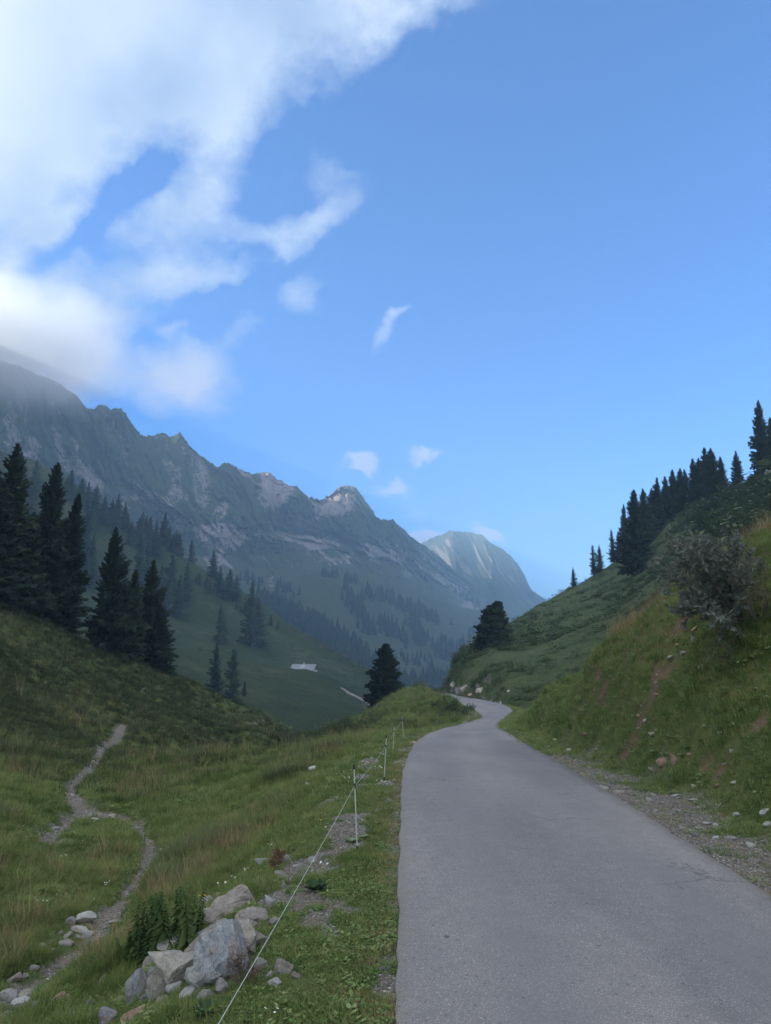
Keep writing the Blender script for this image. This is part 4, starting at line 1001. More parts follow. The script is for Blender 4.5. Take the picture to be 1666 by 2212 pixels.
def leafclump(seed, n, L, spread, h, wid=.6, fold=.0):
    g = np.random.RandomState(seed); b = Bag()
    for _ in range(n):
        a = g.uniform(0, 6.283); r = spread * math.sqrt(g.uniform()); z = h * g.uniform(.1, 1)
        c = np.array([r * math.cos(a), r * math.sin(a), z]); d = np.array([math.cos(a + g.uniform(-1, 1)), math.sin(a + g.uniform(-1, 1)), g.uniform(-.5, .5)]); d /= np.linalg.norm(d)
        s = np.cross(d, [0, 0, 1]); s /= np.linalg.norm(s); l = L * g.uniform(.6, 1.2); n_ = np.cross(s, d)
        w_ = l * wid * .5
        V = [c, c + d * l * .35 + s * w_ + n_ * l * .06, c + d * l * .75 + s * w_ * .7, c + d * l, c + d * l * .75 - s * w_ * .7, c + d * l * .35 - s * w_ + n_ * l * .06]
        b.add(V, [(0, 1, 2, 3), (0, 3, 4, 5)])
    return b
def flower(seed, h, r, mat_stem, petals=7, heads=3):
    g = np.random.RandomState(seed); b = Bag(); hb = []
    for _ in range(heads):
        a = g.uniform(0, 6.28); x, y = g.uniform(-.06, .06, 2); z = h * g.uniform(.6, 1.1)
        tv, tf = tube_np([(x * .3, y * .3, 0), (x, y, z)], [.0012, .001], 3); b.add(tv, tf); hb.append((x, y, z))
    return b, hb
def with_heads(name, b, heads, r, smat, hmat, seed):
    g = np.random.RandomState(seed); me0 = b
    ns = sum(len(f) for fs in b.F.values() for f in fs)
    n0 = ns
    for x, y, z in heads:
        k = 8; tilt = g.uniform(-.5, .5, 2)
        V = [(x, y, z + r * .2)] + [(x + r * math.cos(j * 6.283 / k) * (1 if j % 2 else .6), y + r * math.sin(j * 6.283 / k) * (1 if j % 2 else .6), z + r * (tilt[0] * math.cos(j * 6.283 / k) + tilt[1] * math.sin(j * 6.283 / k))) for j in range(k)]
        b.add(V, [(0, 1 + j, 1 + (j + 1) % k) for j in range(k)])
    V = np.concatenate(b.V); F4 = np.concatenate(b.F[4]); F3 = np.concatenate(b.F[3])
    me = mesh_np(name, V, [F4, F3], smat); me.materials.append(hmat)
    ix = np.zeros(len(F4) + len(F3), dtype=np.int32); ix[len(F4):] = 1; me.polygons.foreach_set('material_index', ix)
    return me
P_SHORT = [blades(k, 26, .085, .055, .0042, .7).mesh('short_%d' % k, M_GRASS) for k in range(3)]
P_MED = [blades(20 + k, 26, .14, .065, .0048, .8).mesh('medium_%d' % k, M_GRASS) for k in range(3)]
P_LONG = [blades(40 + k, 30, .29, .09, .0055, 1.1).mesh('long_%d' % k, M_SEDGE) for k in range(3)]
P_DRY = [blades(60 + k, 10, .34, .07, .0042, .6).mesh('dry_%d' % k, M_DRY) for k in range(2)] + [blades(66, 22, .07, .055, .004, .7).mesh('dry_short', M_DRY)]
P_WEED = [leafclump(80 + k, 30, .024, .06, .035).mesh('weed_%d' % k, M_WEED) for k in range(3)]
fl1, hd1 = flower(1, .12, .01, None, heads=4); fl2, hd2 = flower(2, .14, .01, None, heads=2); fl3, hd3 = flower(3, .22, .01, None, heads=1)
P_FLW = [with_heads('white_flower', fl1, hd1, .009, M_WEED, M_WHITE, 1), with_heads('yellow_flower', fl2, hd2, .012, M_WEED, M_YEL, 2), with_heads('pink_flower', fl3, hd3, .014, M_WEED, M_PINK, 3)]
M_TURF = leaf_mat('bank_turf', (.12, .19, .055), (.21, .28, .095), (.35, .38, .16), .7, .45, .9)
P_TURF = [blades(240 + k, 28, .10, .06, .0046, .75).mesh('turf_%d' % k, M_TURF) for k in range(3)]
M_HEATH = leaf_mat('heath_grass', (.040, .058, .030), (.070, .092, .044), (.125, .135, .070), .12, .3, .9)
P_HEATH = [blades(140 + k, 28, .17, .08, .0060, .9).mesh('heath_%d' % k, M_HEATH) for k in range(3)]
PROT = P_SHORT + P_MED + P_LONG + P_DRY + P_WEED + P_FLW + P_HEATH + P_TURF      # 0-2, 3-5, 6-8, 9-11, 12-14, 15-17
# ---------------------------------------------------------------- stones
def make_rock(seed, sub=3, cuts=7, rough=.10, flat_=.5):
    g = np.random.RandomState(seed); bm = bmesh.new(); bmesh.ops.create_icosphere(bm, subdivisions=sub, radius=1.0)
    V = np.array([v.co[:] for v in bm.verts]); F = np.array([[v.index for v in f.verts] for f in bm.faces]); bm.free()
    for _ in range(cuts):
        n = g.normal(size=3); n /= np.linalg.norm(n); d = g.uniform(flat_, .9); t = V @ n - d; V = V - np.maximum(t, 0)[:, None] * n * .93
    n = fbm(V[:, 0] * 2 + V[:, 2] * 1.3, V[:, 1] * 2 - V[:, 2], 4, seed); n2 = fbm(V[:, 0] * 6 + V[:, 2] * 5, V[:, 1] * 6 - V[:, 2] * 4, 3, seed + 3)
    V = V * (1 + rough * n + rough * .5 * n2)[:, None]
    st_ = fbm(V[:, 0] * 1.7 + V[:, 1] * .9, V[:, 2] * 2.4 - V[:, 1] * 1.2, 3, seed + 9); V = V * (1 + .16 * np.round(st_ * 5) / 5)[:, None]
    return V / np.abs(V).max(0), F
def rock_mat(name, c0, c1, c2, vein=.0, rust=.0, lichen=.3, sc=1.0):
    def f(t, b):
        P = t.n.new('ShaderNodeTexCoord').outputs['Object']
        n1 = t.noise(P, 2.2 * sc, 6, .62); n2 = t.noise(P, 9 * sc, 6, .68, dist=.4); n3 = t.noise(P, 38 * sc, 4, .6)
        c = t.ramp(t.math('ADD', t.math('MULTIPLY', n1, .6), t.math('MULTIPLY', n2, .4)), [(.34, c0), (.5, c1), (.66, c2)])
        c = t.mix(t.maprange(n3, .55, .7, 0, .5), c, tuple(v * .45 for v in c1))
        if rust: c = t.mix(t.maprange(t.noise(P, 1.7, 5, .65, dist=.6), .60 - rust * .15, .68, 0, .85), c, (.26, .17, .095))
        if lichen: c = t.mix(t.maprange(t.noise(P, 7 * sc, 4, .7), .60, .68, 0, lichen), c, (.42, .42, .38))
        if vein:
            v1 = t.math('ABSOLUTE', t.math('SUBTRACT', t.noise(t.mapping(P, (1, 1, .7), (.4, .9, .2)), 3.0, 5, .6, dist=1.2), .5))
            v2 = t.math('ABSOLUTE', t.math('SUBTRACT', t.noise(t.mapping(P, (1, .5, 1), (1.2, .3, .7)), 5.0, 4, .6, dist=1.5), .5))
            c = t.mix(t.maprange(v1, 0, .012, vein, 0), c, (.52, .54, .56)); c = t.mix(t.maprange(v2, 0, .012, vein * .7, 0), c, (.48, .50, .52))
        cr = t.voronoi(t.mapping(P, (1, 1, 1.5)), 1.9 * sc, 'DISTANCE_TO_EDGE')
        h = t.math('ADD', t.math('ADD', n2, t.math('MULTIPLY', n3, .35)), t.math('MULTIPLY', t.maprange(cr, 0, .02), .18))
        t.put(b.inputs['Normal'], t.bump(h, .9, .035)); return c
    return material(name, f, .88, .25)
MR_GREY = rock_mat('grey_limestone', (.24, .235, .225), (.39, .38, .365), (.54, .53, .51))
MR_BLUE = rock_mat('blue_grey_limestone', (.20, .22, .235), (.32, .345, .365), (.46, .485, .50), vein=.8, rust=.9, lichen=.15)
MR_TAN = rock_mat('tan_limestone', (.26, .24, .20), (.41, .385, .33), (.56, .53, .47), vein=.2, lichen=.45)
MR_PINK = rock_mat('rusty_stone', (.28, .17, .12), (.42, .29, .21), (.52, .42, .34), lichen=.2)
MR_WHITE = rock_mat('white_stone', (.42, .42, .42), (.58, .58, .57), (.72, .72, .70), lichen=.0)
MR_BROWN = rock_mat('brown_stone', (.26, .235, .21), (.38, .35, .315), (.51, .475, .435))
MATS = dict(g=MR_GREY, b=MR_BLUE, t=MR_TAN, p=MR_PINK, w=MR_WHITE, n=MR_BROWN)
ROCKS = [make_rock(300 + k, 3, 12, .10, .4) for k in range(8)]
BIG = [make_rock(400 + k, 5, 20, .17, .42) for k in range(8)]
rs_ = random.Random(8)
_rcache = {}; FOOT = []
def stone(px, py, w, h, mat, label, group=None, big=False, depth=None, rot=None, name=None, y=None, bury=.32, tilt=0, shape=None):
    p = ghit(px, py + h * .30)
    if p is None: return
    yy = y or p.y; m = yy / math.cos(PITCH) / FOC * 1.03; w *= 1.12; h *= 1.14
    W, H = w * m / 2, h * m / 2
    Dp = (depth * m / 2) if depth else W * rs_.uniform(.6, .95)
    c = Vector(pix(px, py, yy + Dp * .25))
    k = shape if shape is not None else rs_.randrange(8); key = (big, k, mat)
    if key not in _rcache:
        V, F = (BIG if big else ROCKS)[k]; _rcache[key] = mesh_np('boulder' if big else 'stone', V, F, MATS[mat], True)
        try: _rcache[key].set_sharp_from_angle(angle=R(28))
        except Exception: pass
    o = bpy.data.objects.new(name or ('boulder' if big else 'stone'), _rcache[key])
    o.location = c; o.scale = (W, Dp, H * 1.15); o.location.z += H * .02
    o.rotation_euler = (rs_.uniform(-.2, .2), rs_.uniform(-.2, .2) + tilt, rot if rot is not None else rs_.uniform(-.5, .5) + rs_.choice([0, math.pi]))
    FOOT.append((c.x, c.y, W, Dp))
    return link(o, label=label, cat='boulder' if big else 'stone', group=group)
GO = 'boulders of the outcrop by the nettles'
B_ = True
stone(492, 2074, 116, 104, 'b', 'large blue grey boulder with white veins and a flat broken front face', GO, B_, 100, .25, tilt=-.12, shape=0)
stone(522, 2040, 84, 62, 't', 'rusty brown rounded top block behind the blue grey boulder', GO, B_, 70, tilt=-.25, shape=1)
stone(388, 2098, 104, 78, 't', 'large cracked tan boulder left of the blue grey one', GO, B_, 100, -.3, tilt=-.35, shape=2)
stone(440, 2052, 110, 50, 't', 'wide cracked tan shelf of rock joining the two largest boulders', GO, B_, 70, -.1, tilt=-.3, shape=5)
stone(446, 2112, 70, 60, 'g', 'broken grey rock filling the gap under the tan and blue grey boulders', GO, B_, 50, .1, shape=6)
stone(420, 2120, 36, 30, 'g', 'pale angular chip leaning on the cracked tan boulder', GO, B_, shape=1)
stone(462, 2020, 60, 34, 'g', 'grey weathered rock between the brown ridge and the long rounded boulder', GO, B_, 44, shape=4)
stone(470, 1995, 34, 22, 'g', 'small grey rock below the brown domed boulder', GO, B_, shape=7)
stone(556, 2030, 40, 30, 'n', 'brown rock at the right shoulder of the blue grey boulder', GO, B_, shape=2)
_ex = [('grey', 'g'), ('tan', 't'), ('whitish', 'w'), ('bluish', 'b'), ('brown', 'n')]
for k, (px, py, w_, h_, wh) in enumerate([(335, 2086, 40, 30, 'on the left shoulder of the cracked tan boulder'), (362, 2066, 38, 24, 'behind the cracked tan boulder'), (408, 2146, 34, 22, 'in the grass below the cracked tan boulder'), (446, 2150, 30, 20, 'at the foot of the blue grey boulder'), (316, 2158, 24, 16, 'right of the upright boulder base'),
    (350, 2162, 26, 16, 'under the lower tan block'), (538, 2002, 30, 18, 'under the flat brown slab'), (420, 1985, 24, 16, 'left of the brown domed boulder foot'), (590, 1992, 28, 14, 'right of the flat brown slab'), (536, 1936, 22, 12, 'above the brown domed boulder'), (476, 1936, 18, 10, 'behind the brown domed boulder'), (640, 2110, 20, 12, 'right of the orange based stone'), (596, 2122, 24, 14, 'below the orange based stone'), (480, 2136, 34, 24, 'leaning on the lower left of the blue grey boulder'), (268, 2160, 24, 14, 'left of the upright boulder'), (384, 2056, 30, 20, 'on top of the long rounded boulder')]):
    nm_, m_ = _ex[(k * 3 + 1) % 5]
    stone(px, py, w_, h_, m_, '%s broken rock %s' % (nm_, wh), GO, B_, shape=k % 8)
stone(352, 2125, 62, 62, 't', 'lower tan block at the foot of the cracked tan boulder', GO, B_, 56, tilt=-.5, shape=3)
stone(298, 2140, 42, 66, 'b', 'upright pointed grey blue boulder at the lower left end of the outcrop', GO, B_, 44, .2, shape=4)
stone(332, 2114, 34, 46, 'b', 'small white veined block between the upright boulder and the tan boulder', GO, B_, 34, shape=5)
stone(400, 2040, 96, 40, 'g', 'long rounded grey boulder behind the cracked tan one', GO, B_, 56, tilt=-.4, shape=6)
stone(510, 2012, 88, 32, 'n', 'brownish ridge of rock above the blue grey boulder', GO, B_, 50, tilt=-.15, shape=7)
stone(498, 1962, 92, 54, 'n', 'big brown domed boulder at the top of the outcrop', GO, B_, 70, .15, tilt=-.12, shape=3)
stone(447, 1958, 32, 28, 'g', 'small grey boulder left of the brown domed one', GO, B_, shape=1)
stone(452, 1976, 28, 20, 'w', 'small whitish stone wedged under the brown domed boulder', GO)
stone(553, 1983, 76, 28, 'n', 'flat brown slab right of the brown domed boulder', GO, B_, 50, tilt=-.08, shape=0)
stone(424, 1998, 18, 24, 'w', 'white stone on the left flank of the outcrop beside the nettles', GO)
stone(379, 2132, 32, 18, 'w', 'whitish stone under the cracked tan boulder', GO)
stone(610, 2092, 38, 33, 't', 'rounded stone with an orange underside right of the wire', GO, B_, shape=6)
stone(562, 2087, 26, 22, 'g', 'grey stone under the wire right of the blue grey boulder', GO); stone(582, 2107, 15, 14, 'w', 'small pale stone just below the wire', GO)
stone(579, 1947, 20, 20, 'w', 'square pale stone standing right of the brown domed boulder', None)
stone(237, 2202, 46, 30, 'b', 'smooth blue grey boulder at the bottom edge left of the pinkish one', None, B_, shape=5)
stone(288, 2201, 38, 34, 'p', 'pinkish grey boulder at the bottom edge below the outcrop', None, B_, shape=2)
stone(152, 2205, 19, 22, 'b', 'narrow grey stone at the bottom edge left of the smooth boulder', None)
stone(208, 2188, 18, 12, 'g', 'pale stone just above the smooth bottom boulder', None)
stone(131, 2162, 30, 26, 'p', 'brown tinted stone on the slope above the bottom edge', None, B_, shape=4)
GP = 'stones lined up beside the footpath'
for px, py, w_, h_, m_, lb in [
    (187, 1984, 34, 22, 'w', 'largest pale pointed stone beside the footpath'), (153, 1992, 18, 15, 'b', 'bluish stone left of the largest pale path stone'), (165, 2003, 21, 9, 'p', 'flat pinkish stone in the path stone row'), (172, 2010, 30, 12, 'w', 'long white stone under the flat pinkish one'),
    (193, 2018, 19, 12, 'w', 'pale stone at the edge of the path gravel'), (186, 2024, 15, 12, 'b', 'grey stone touching the pale one at the path gravel'), (149, 2021, 16, 11, 'g', 'small grey stone in the middle of the path stone group'), (170, 2025, 19, 8, 'g', 'flat low stone in the middle of the path stone group'),
    (143, 2037, 28, 15, 'g', 'long grey stone at the lower end of the path stone group'), (92, 2044, 14, 9, 'g', 'small stone left of the path stone group'), (115, 2051, 7, 7, 'w', 'tiny white stone left of the path stone group'), (132, 2015, 12, 8, 't', 'small tan stone left of the path stone group'),
    (34, 2115, 29, 17, 'n', 'brownish grey stone above the lower gravel patch at the left edge'), (55, 2108, 15, 13, 'g', 'small stone beside the brownish one at the lower gravel patch'), (73, 2093, 20, 10, 'g', 'flat stone at the upper end of the lower gravel patch'),
    (25, 2151, 38, 22, 'g', 'dark grey block under the lower gravel patch at the left edge'), (54, 2152, 34, 22, 't', 'tan grey block beside the dark one under the gravel patch'), (50, 2166, 38, 15, 'w', 'pale slab below the two blocks at the left edge'), (96, 2131, 19, 11, 't', 'tan stone between the gravel patch and the thistle'),
    (168, 2163, 13, 8, 'n', 'small brown stone on the bare earth'), (200, 2082, 10, 9, 'w', 'small white stone left of the nettles'), (222, 2122, 12, 20, 't', 'upright tan splinter left of the upright pointed boulder'), (192, 2170, 15, 14, 'g', 'grey stone on the slope below the tan splinter'),
    (74, 2172, 12, 14, 'g', 'grey stone left of the thistle'), (4, 2168, 12, 8, 'b', 'small wet dark stone at the left edge'), (250, 1992, 24, 8, 'g', 'flat stone on the path by the nettles'), (118, 1790, 18, 6, 'g', 'flat grey stone in the side fork of the path'), (208, 1770, 20, 5, 'g', 'flat stone at the fork of the path'), (240, 1762, 16, 5, 'n', 'brown flat stone at the fork of the path'),
    (350, 1836, 9, 5, 'w', 'small pale stone at the bend of the path'), (383, 1842, 16, 6, 'g', 'pale stone right of the path bend')]:
    stone(px, py, w_, h_, m_, lb, GP)
GL = 'stones on the meadow between the path and the wire'
for px, py, w_, h_, m_, lb in [
    (571, 1861, 38, 16, 'w', 'long pale pinkish stone on the meadow near the brown dead plant'), (620, 1856, 22, 17, 'b', 'dark bluish stone right of the brown dead plant'), (604, 1886, 22, 12, 'g', 'grey stone below the brown dead plant'), (506, 1873, 18, 8, 'w', 'white stone left of the long pale one'),
    (433, 1898, 15, 11, 'w', 'white stone above the nettles'), (551, 1803, 14, 8, 'g', 'grey stone high on the meadow slope'), (440, 1771, 7, 5, 'w', 'tiny white stone far down the meadow'), (676, 1661, 15, 9, 'w', 'white stone below the meadow crest'), (664, 1695, 9, 6, 'w', 'small white stone left of the wire'),
    (786, 1631, 14, 6, 'p', 'pinkish stone below the far fence posts'), (749, 1615, 12, 6, 'w', 'bright stone near the pale leaves'), (640, 1870, 12, 5, 'w', 'flat pale stone at the foot of the near post'), (700, 1843, 12, 6, 'g', 'grey stone beside the wire'), (555, 1766, 10, 6, 'n', 'brown stone on the upper meadow slope')]:
    stone(px, py, w_, h_, m_, lb, GL)
GR = 'stones on the right bank and its gravel shoulder'
for px, py, w_, h_, m_, lb in [
    (1434, 1647, 28, 22, 'p', 'left one of two orange split rocks low on the right bank'), (1457, 1642, 25, 19, 'p', 'right one of two orange split rocks low on the right bank'), (1265, 1586, 14, 9, 'p', 'lone orange stone in the grass right of the near bend'), (1411, 1584, 18, 9, 't', 'pale tan stone beside the earth streak'),
    (1301, 1703, 28, 8, 'g', 'flat grey slab on the upper part of the gravel shoulder'), (1337, 1711, 20, 8, 't', 'tan stone right of the flat grey slab'), (1403, 1728, 12, 9, 'w', 'white round stone in the middle of the shoulder'), (1326, 1726, 11, 8, 't', 'small yellowish stone below the flat slab'),
    (1653, 1757, 20, 17, 'w', 'white block at the right edge of the picture'), (1662, 1780, 22, 12, 'w', 'second white block at the right edge under the first'), (1592, 1760, 16, 8, 'w', 'pale stone left of the white blocks'), (1526, 1779, 17, 9, 'w', 'pale rounded stone where shoulder and grass meet'), (1547, 1783, 11, 8, 'w', 'small pale stone right of the rounded one'),
    (1547, 1811, 13, 8, 'w', 'white stone in the lower shoulder gravel'), (1581, 1811, 25, 8, 'g', 'long grey stone in the lower shoulder gravel'), (1622, 1825, 18, 10, 'w', 'white pentagonal stone on the lower shoulder'), (1628, 1861, 23, 10, 'n', 'dark flat stone on the lower shoulder'), (1570, 1833, 15, 8, 'g', 'grey stone left of the pentagonal one'),
    (1458, 1718, 16, 4, 'w', 'thin white splinter above the shoulder'), (1501, 1728, 19, 4, 'w', 'second thin white splinter above the shoulder'), (1587, 1690, 17, 7, 'w', 'whitish stone in the grass of the lower bank'), (1550, 1697, 12, 12, 'p', 'leaning tan stone in the grass of the lower bank'), (1500, 1698, 11, 6, 'w', 'small whitish stone in the lower bank grass'),
    (1501, 1362, 14, 18, 'p', 'orange pointed stone high on the bank below the grey shrub'), (1465, 1393, 12, 8, 'p', 'small orange stone left of the pointed one'), (1478, 1411, 19, 8, 't', 'flat tan stone below the small orange one'), (1450, 1422, 16, 9, 't', 'pale tan stone at the top of the earth streak'), (1500, 1382, 15, 10, 'g', 'dark stone under the orange pointed one'),
    (1386, 1524, 8, 5, 'w', 'tiny white stone on the upper earth streak'), (1381, 1545, 10, 7, 'p', 'small orange stone in the earth streak'), (1394, 1556, 9, 7, 'w', 'pale stone in the middle of the earth streak'), (1380, 1574, 8, 5, 't', 'tan stone low in the earth streak'), (1419, 1577, 9, 6, 'p', 'small orange stone right of the pale tan one'),
    (1636, 1487, 15, 6, 't', 'flat pale stone high on the right part of the bank'), (1582, 1622, 10, 7, 'w', 'white stone in the flowers of the bank'), (1420, 1459, 9, 5, 'p', 'small orange stone near the top of the earth streak'), (1420, 1500, 13, 4, 'p', 'flat orange flake in the earth streak'), (1522, 1567, 9, 6, 'n', 'brown stone in the grass right of the streak'), (1417, 1475, 8, 5, 't', 'tan chip near the top of the earth streak'), (1540, 1350, 10, 8, 'p', 'pinkish stone just under the grey shrub'), (1490, 1630, 11, 6, 'p', 'small pink stone beside the butterbur leaves'), (1230, 1620, 10, 5, 'w', 'pale stone at the toe of the bank'), (1200, 1598, 8, 4, 'w', 'small pale stone at the bend toe')]:
    stone(px, py, w_, h_, m_, lb, GR)
g = np.random.RandomState(77)
def sample_ground(n, r0, r1, a0=-41, a1=50):
    az = R(a0) + (R(a1) - R(a0)) * g.uniform(size=n); r = np.exp(g.uniform(math.log(r0), math.log(r1), n))
    return np.sin(az) * r, np.cos(az) * r, r
def masks(x, y):
    return bil(GD, x, y), bil(GS, x, y), bil(PM, x, y), bil(GM, x, y), bil(EM, x, y)
NG = 340000
x, y, r = sample_ground(NG, 2.2, 125)
D, S, pm, gm, em = masks(x, y)
D2, _, _ = None, None, None
left = S < 0
n1 = fbm(x / 1.6, y / 1.6, 4, 201); n2 = fbm(x / 5, y / 5, 3, 202); n3 = fbm(x / .5, y / .5, 3, 203)
keep = (D > -.12 + .12 * g.uniform(size=NG) + .14 * n3) & (g.uniform(size=NG) > np.clip(gm * 1.1, 0, .96)) & (g.uniform(size=NG) > pm * 1.05) & (g.uniform(size=NG) > em * .9)
for fx, fy, fw, fd in FOOT:
    near_ = (np.abs(x - fx) < fw * 2) & (np.abs(y - fy) < fw * 2)
    keep &= ~(near_ & (((x - fx) / (fw * .85)) ** 2 + ((y - fy - fd * .1) / (fd * .85)) ** 2 < 1))
edge = sstep(1.6, .2, D)
low_near = np.zeros(NG)
for fx, fy, fw, fd in FOOT:                            # the sward is thin just in front of a stone
    low_near = np.maximum(low_near, np.exp(-(((x - fx) / (fw * 1.5 + .05)) ** 2 + ((y - fy + fd * .8) / (fd * 1.2 + .10)) ** 2)))
# tall: left hollow and far meadow, right bank top
zz = gz(x, y)
tall = np.where(left, sstep(1.2, 3.5, D) * (.0 + 1.1 * n1 + .6 * n2) + sstep(9, 20, r) * .25 * (D > 2.5), sstep(1.2, 3, D) * (-.15 + .7 * n1) + .22 * sstep(1.4, 3.0, zz))
tall = tall + .12 * (~left) * sstep(30, 20, r) * sstep(13.5, 17, r) * sstep(.1, .9, zz) - .8 * low_near - .7 * sstep(3.2, 1.0, bil(PD, x, y)) * left
dryp = np.where(left, .07 + .4 * n2 + .25 * sstep(.6, .0, D), .04 + .22 * n2 + .34 * sstep(1.0, 2.4, zz) * sstep(20, 13, x + y * .2 + 4)) + (.25 + .45 * left) * sstep(.38, .05, D) + .55 * (~left) * sstep(30, 20, r) * sstep(13.5, 17, r) * sstep(.1, .9, zz)
u = g.uniform(size=NG); k3 = g.randint(0, 3, NG)
ix = np.where(u < dryp * .55, 9 + np.where(tall > .25, k3 % 2, 2), np.where(tall > .55 + .3 * g.uniform(size=NG), 6 + k3, np.where(tall > .12, 3 + k3, np.where(g.uniform(size=NG) < np.where(left, .14, .26), 12 + k3, k3))))
ix = np.where((r < 7) & (g.uniform(size=NG) < .10 + .5 * np.clip(n1, 0, 1)) & left, 12 + k3, ix)
hh = sstep(24, 55, r + 12 * n2) * left * (x < -4) * (.95 - .5 * sstep(.1, .5, n2)); ix = np.where((g.uniform(size=NG) < hh) & (ix < 9), 18 + k3, ix); ix = np.where((~left) & (ix < 6) & (g.uniform(size=NG) < .75), 21 + k3, ix)
s = g.uniform(.65, 1.3, NG) * (1 + .55 * np.clip(n3, -.6, 1)) * np.clip((r / 9) ** .62, 1, 4.2)
s = s * (1 + .5 * (g.uniform(size=NG) < .05)) * (1 - .45 * low_near) * np.where(edge > .3, .75, 1) * np.where((r > 40), .8, 1)
x, y, s, ix, r = x[keep], y[keep], s[keep], ix[keep], r[keep]
z = gz(x, y) - .01
# keep far blades off the crest lines looking huge
rot = np.stack([g.uniform(-.18, .18, len(x)), g.uniform(-.18, .18, len(x)), g.uniform(0, 6.283, len(x))], 1)
ixv, sv = ix, s
instancer('grass', np.stack([x, y, z], 1), s, rot, PROT, ix, 'thick meadow grass, weeds and dry stalks on the verges and slopes')
# flowers
nf = 1050
x, y, r = sample_ground(nf, 3, 22); D, S, pm, gm, em = masks(x, y); ok = (D > .25) & ((r > 6.5) | (g.uniform(size=nf) < .15)) & (pm < .3) & (gm < .5) & (fbm(x / 1.4, y / 1.4, 3, 99) > -.05)
x, y, S = x[ok], y[ok], S[ok]; kf = np.where(g.uniform(size=len(x)) < np.where(S > 0, .92, .86), 0, 1)
instancer('wildflowers', np.stack([x, y, gz(x, y)], 1), g.uniform(.7, 1.4, len(x)), np.stack([x * 0, x * 0, g.uniform(0, 6, len(x))], 1), P_FLW, kf, 'tiny white and yellow wildflowers in the grass')

# loose gravel
MGV = [rock_mat('gravel_a', (.28, .27, .255), (.42, .41, .39), (.58, .57, .54), lichen=0, sc=3), rock_mat('gravel_b', (.19, .185, .18), (.30, .29, .285), (.43, .42, .41), lichen=0, sc=3), rock_mat('gravel_c', (.30, .26, .21), (.43, .38, .32), (.56, .51, .45), lichen=0, sc=3)]
PGV = []
for k in range(9):
    V, F = make_rock(700 + k, 1, 5, .15); PGV.append(mesh_np('pebble', V * np.array([1, .75, .5]), F, MGV[k % 3]))
x, y, r = sample_ground(300000, 2.4, 70); D, S, pm, gm, em = masks(x, y)
wgt = np.maximum(np.maximum(np.maximum(gm, pm * .9), em * .5) * (D > .0), np.where((D <= 0) & (D > -.35), .10 * (1 + D / .35) ** 2, 0)); ok = g.uniform(size=len(x)) < wgt * .95
x, y, r, S, D = x[ok], y[ok], r[ok], S[ok], D[ok]
s = .0055 * np.exp(g.normal(0, .42, len(x))) * np.clip((r / 4.5), .9, 7) ** .8
bigp = g.uniform(size=len(x)) < .03; s = np.where(bigp, s * 2.3, s)
instancer('gravel', np.stack([x, y, gz(x, y) + s * .15], 1), s, np.stack([g.uniform(-.6, .6, len(x)), g.uniform(-.6, .6, len(x)), g.uniform(0, 6.28, len(x))], 1), PGV, g.randint(0, 9, len(x)), 'loose grey gravel on the road shoulders and the footpath')
# ---------------------------------------------------------------- electric fence along the road
M_POST = flat('white_post_plastic', (.50, .52, .46), .5, .4); M_BLACK = flat('black_plastic', (.02, .02, .022), .5, .4); M_ROPE = flat('pale_rope', (.42, .46, .42), .7)
tv, tf = tube_np([(0, 0, 0), (0, 0, 1)], [1, 1], 8); ME_SHAFT = mesh_np('shaft', tv, tf, M_POST, True)
b_ = Bag(); tv, tf = tube_np([(0, 0, 0), (0, 0, .035), (0, 0, .045), (0, 0, .05)], [.011, .011, .008, .0001], 8); b_.add(tv, tf); ME_CAP = b_.mesh('cap', M_BLACK, True)
b_ = Bag(); tv, tf = tube_np([(0, 0, -.022), (0, 0, .022)], [.011, .011], 8); b_.add(tv, tf)
tv, tf = tube_np([(0, -.012, .012), (.004, -.034, .014), (.006, -.038, 0), (.002, -.032, -.012), (0, -.012, -.01)], [.004] * 5, 5); b_.add(tv, tf); ME_INS = b_.mesh('insulator', M_BLACK, True)
b_ = Bag(); tv, tf = tube_np([(0, 0, -.12), (0, 0, 0), (0, 0, .06)], [.004, .007, .009], 6); b_.add(tv, tf); tv, tf = tube_np([(0, 0, .01), (.03, 0, .012), (.06, 0, .03)], [.006, .006, .005], 5); b_.add(tv, tf); ME_FOOT = b_.mesh('foot_spike', M_BLACK, True)
FENCE = [  # top px, base px, label
    (765, 1655, 772, 1838, 'nearest white fence post with a black cap and black insulator'), (835, 1590, 830, 1684, 'second white fence post from the camera, leaning slightly right'), (852, 1567, 849, 1622, 'third white fence post from the camera'),
    (868, 1545, 872, 1592, 'fourth white fence post, standing in pale leaves'), (902, 1535, 906, 1574, 'fifth white fence post on the verge before the bend'), (947, 1534, 944.5, 1564, 'sixth white fence post at the start of the bend'), (981.6, 1534, 983, 1557, 'faint fence post in the middle of the bend'),
    (1012.5, 1536, 1014.5, 1554, 'green tinted fence post near the inside of the bend'), (1026, 1530, 1029, 1549.5, 'left one of two close posts at the inside corner of the bend'), (1029.5, 1526.5, 1031, 1547, 'right one of two close posts at the inside corner of the bend')]
ENDS = []
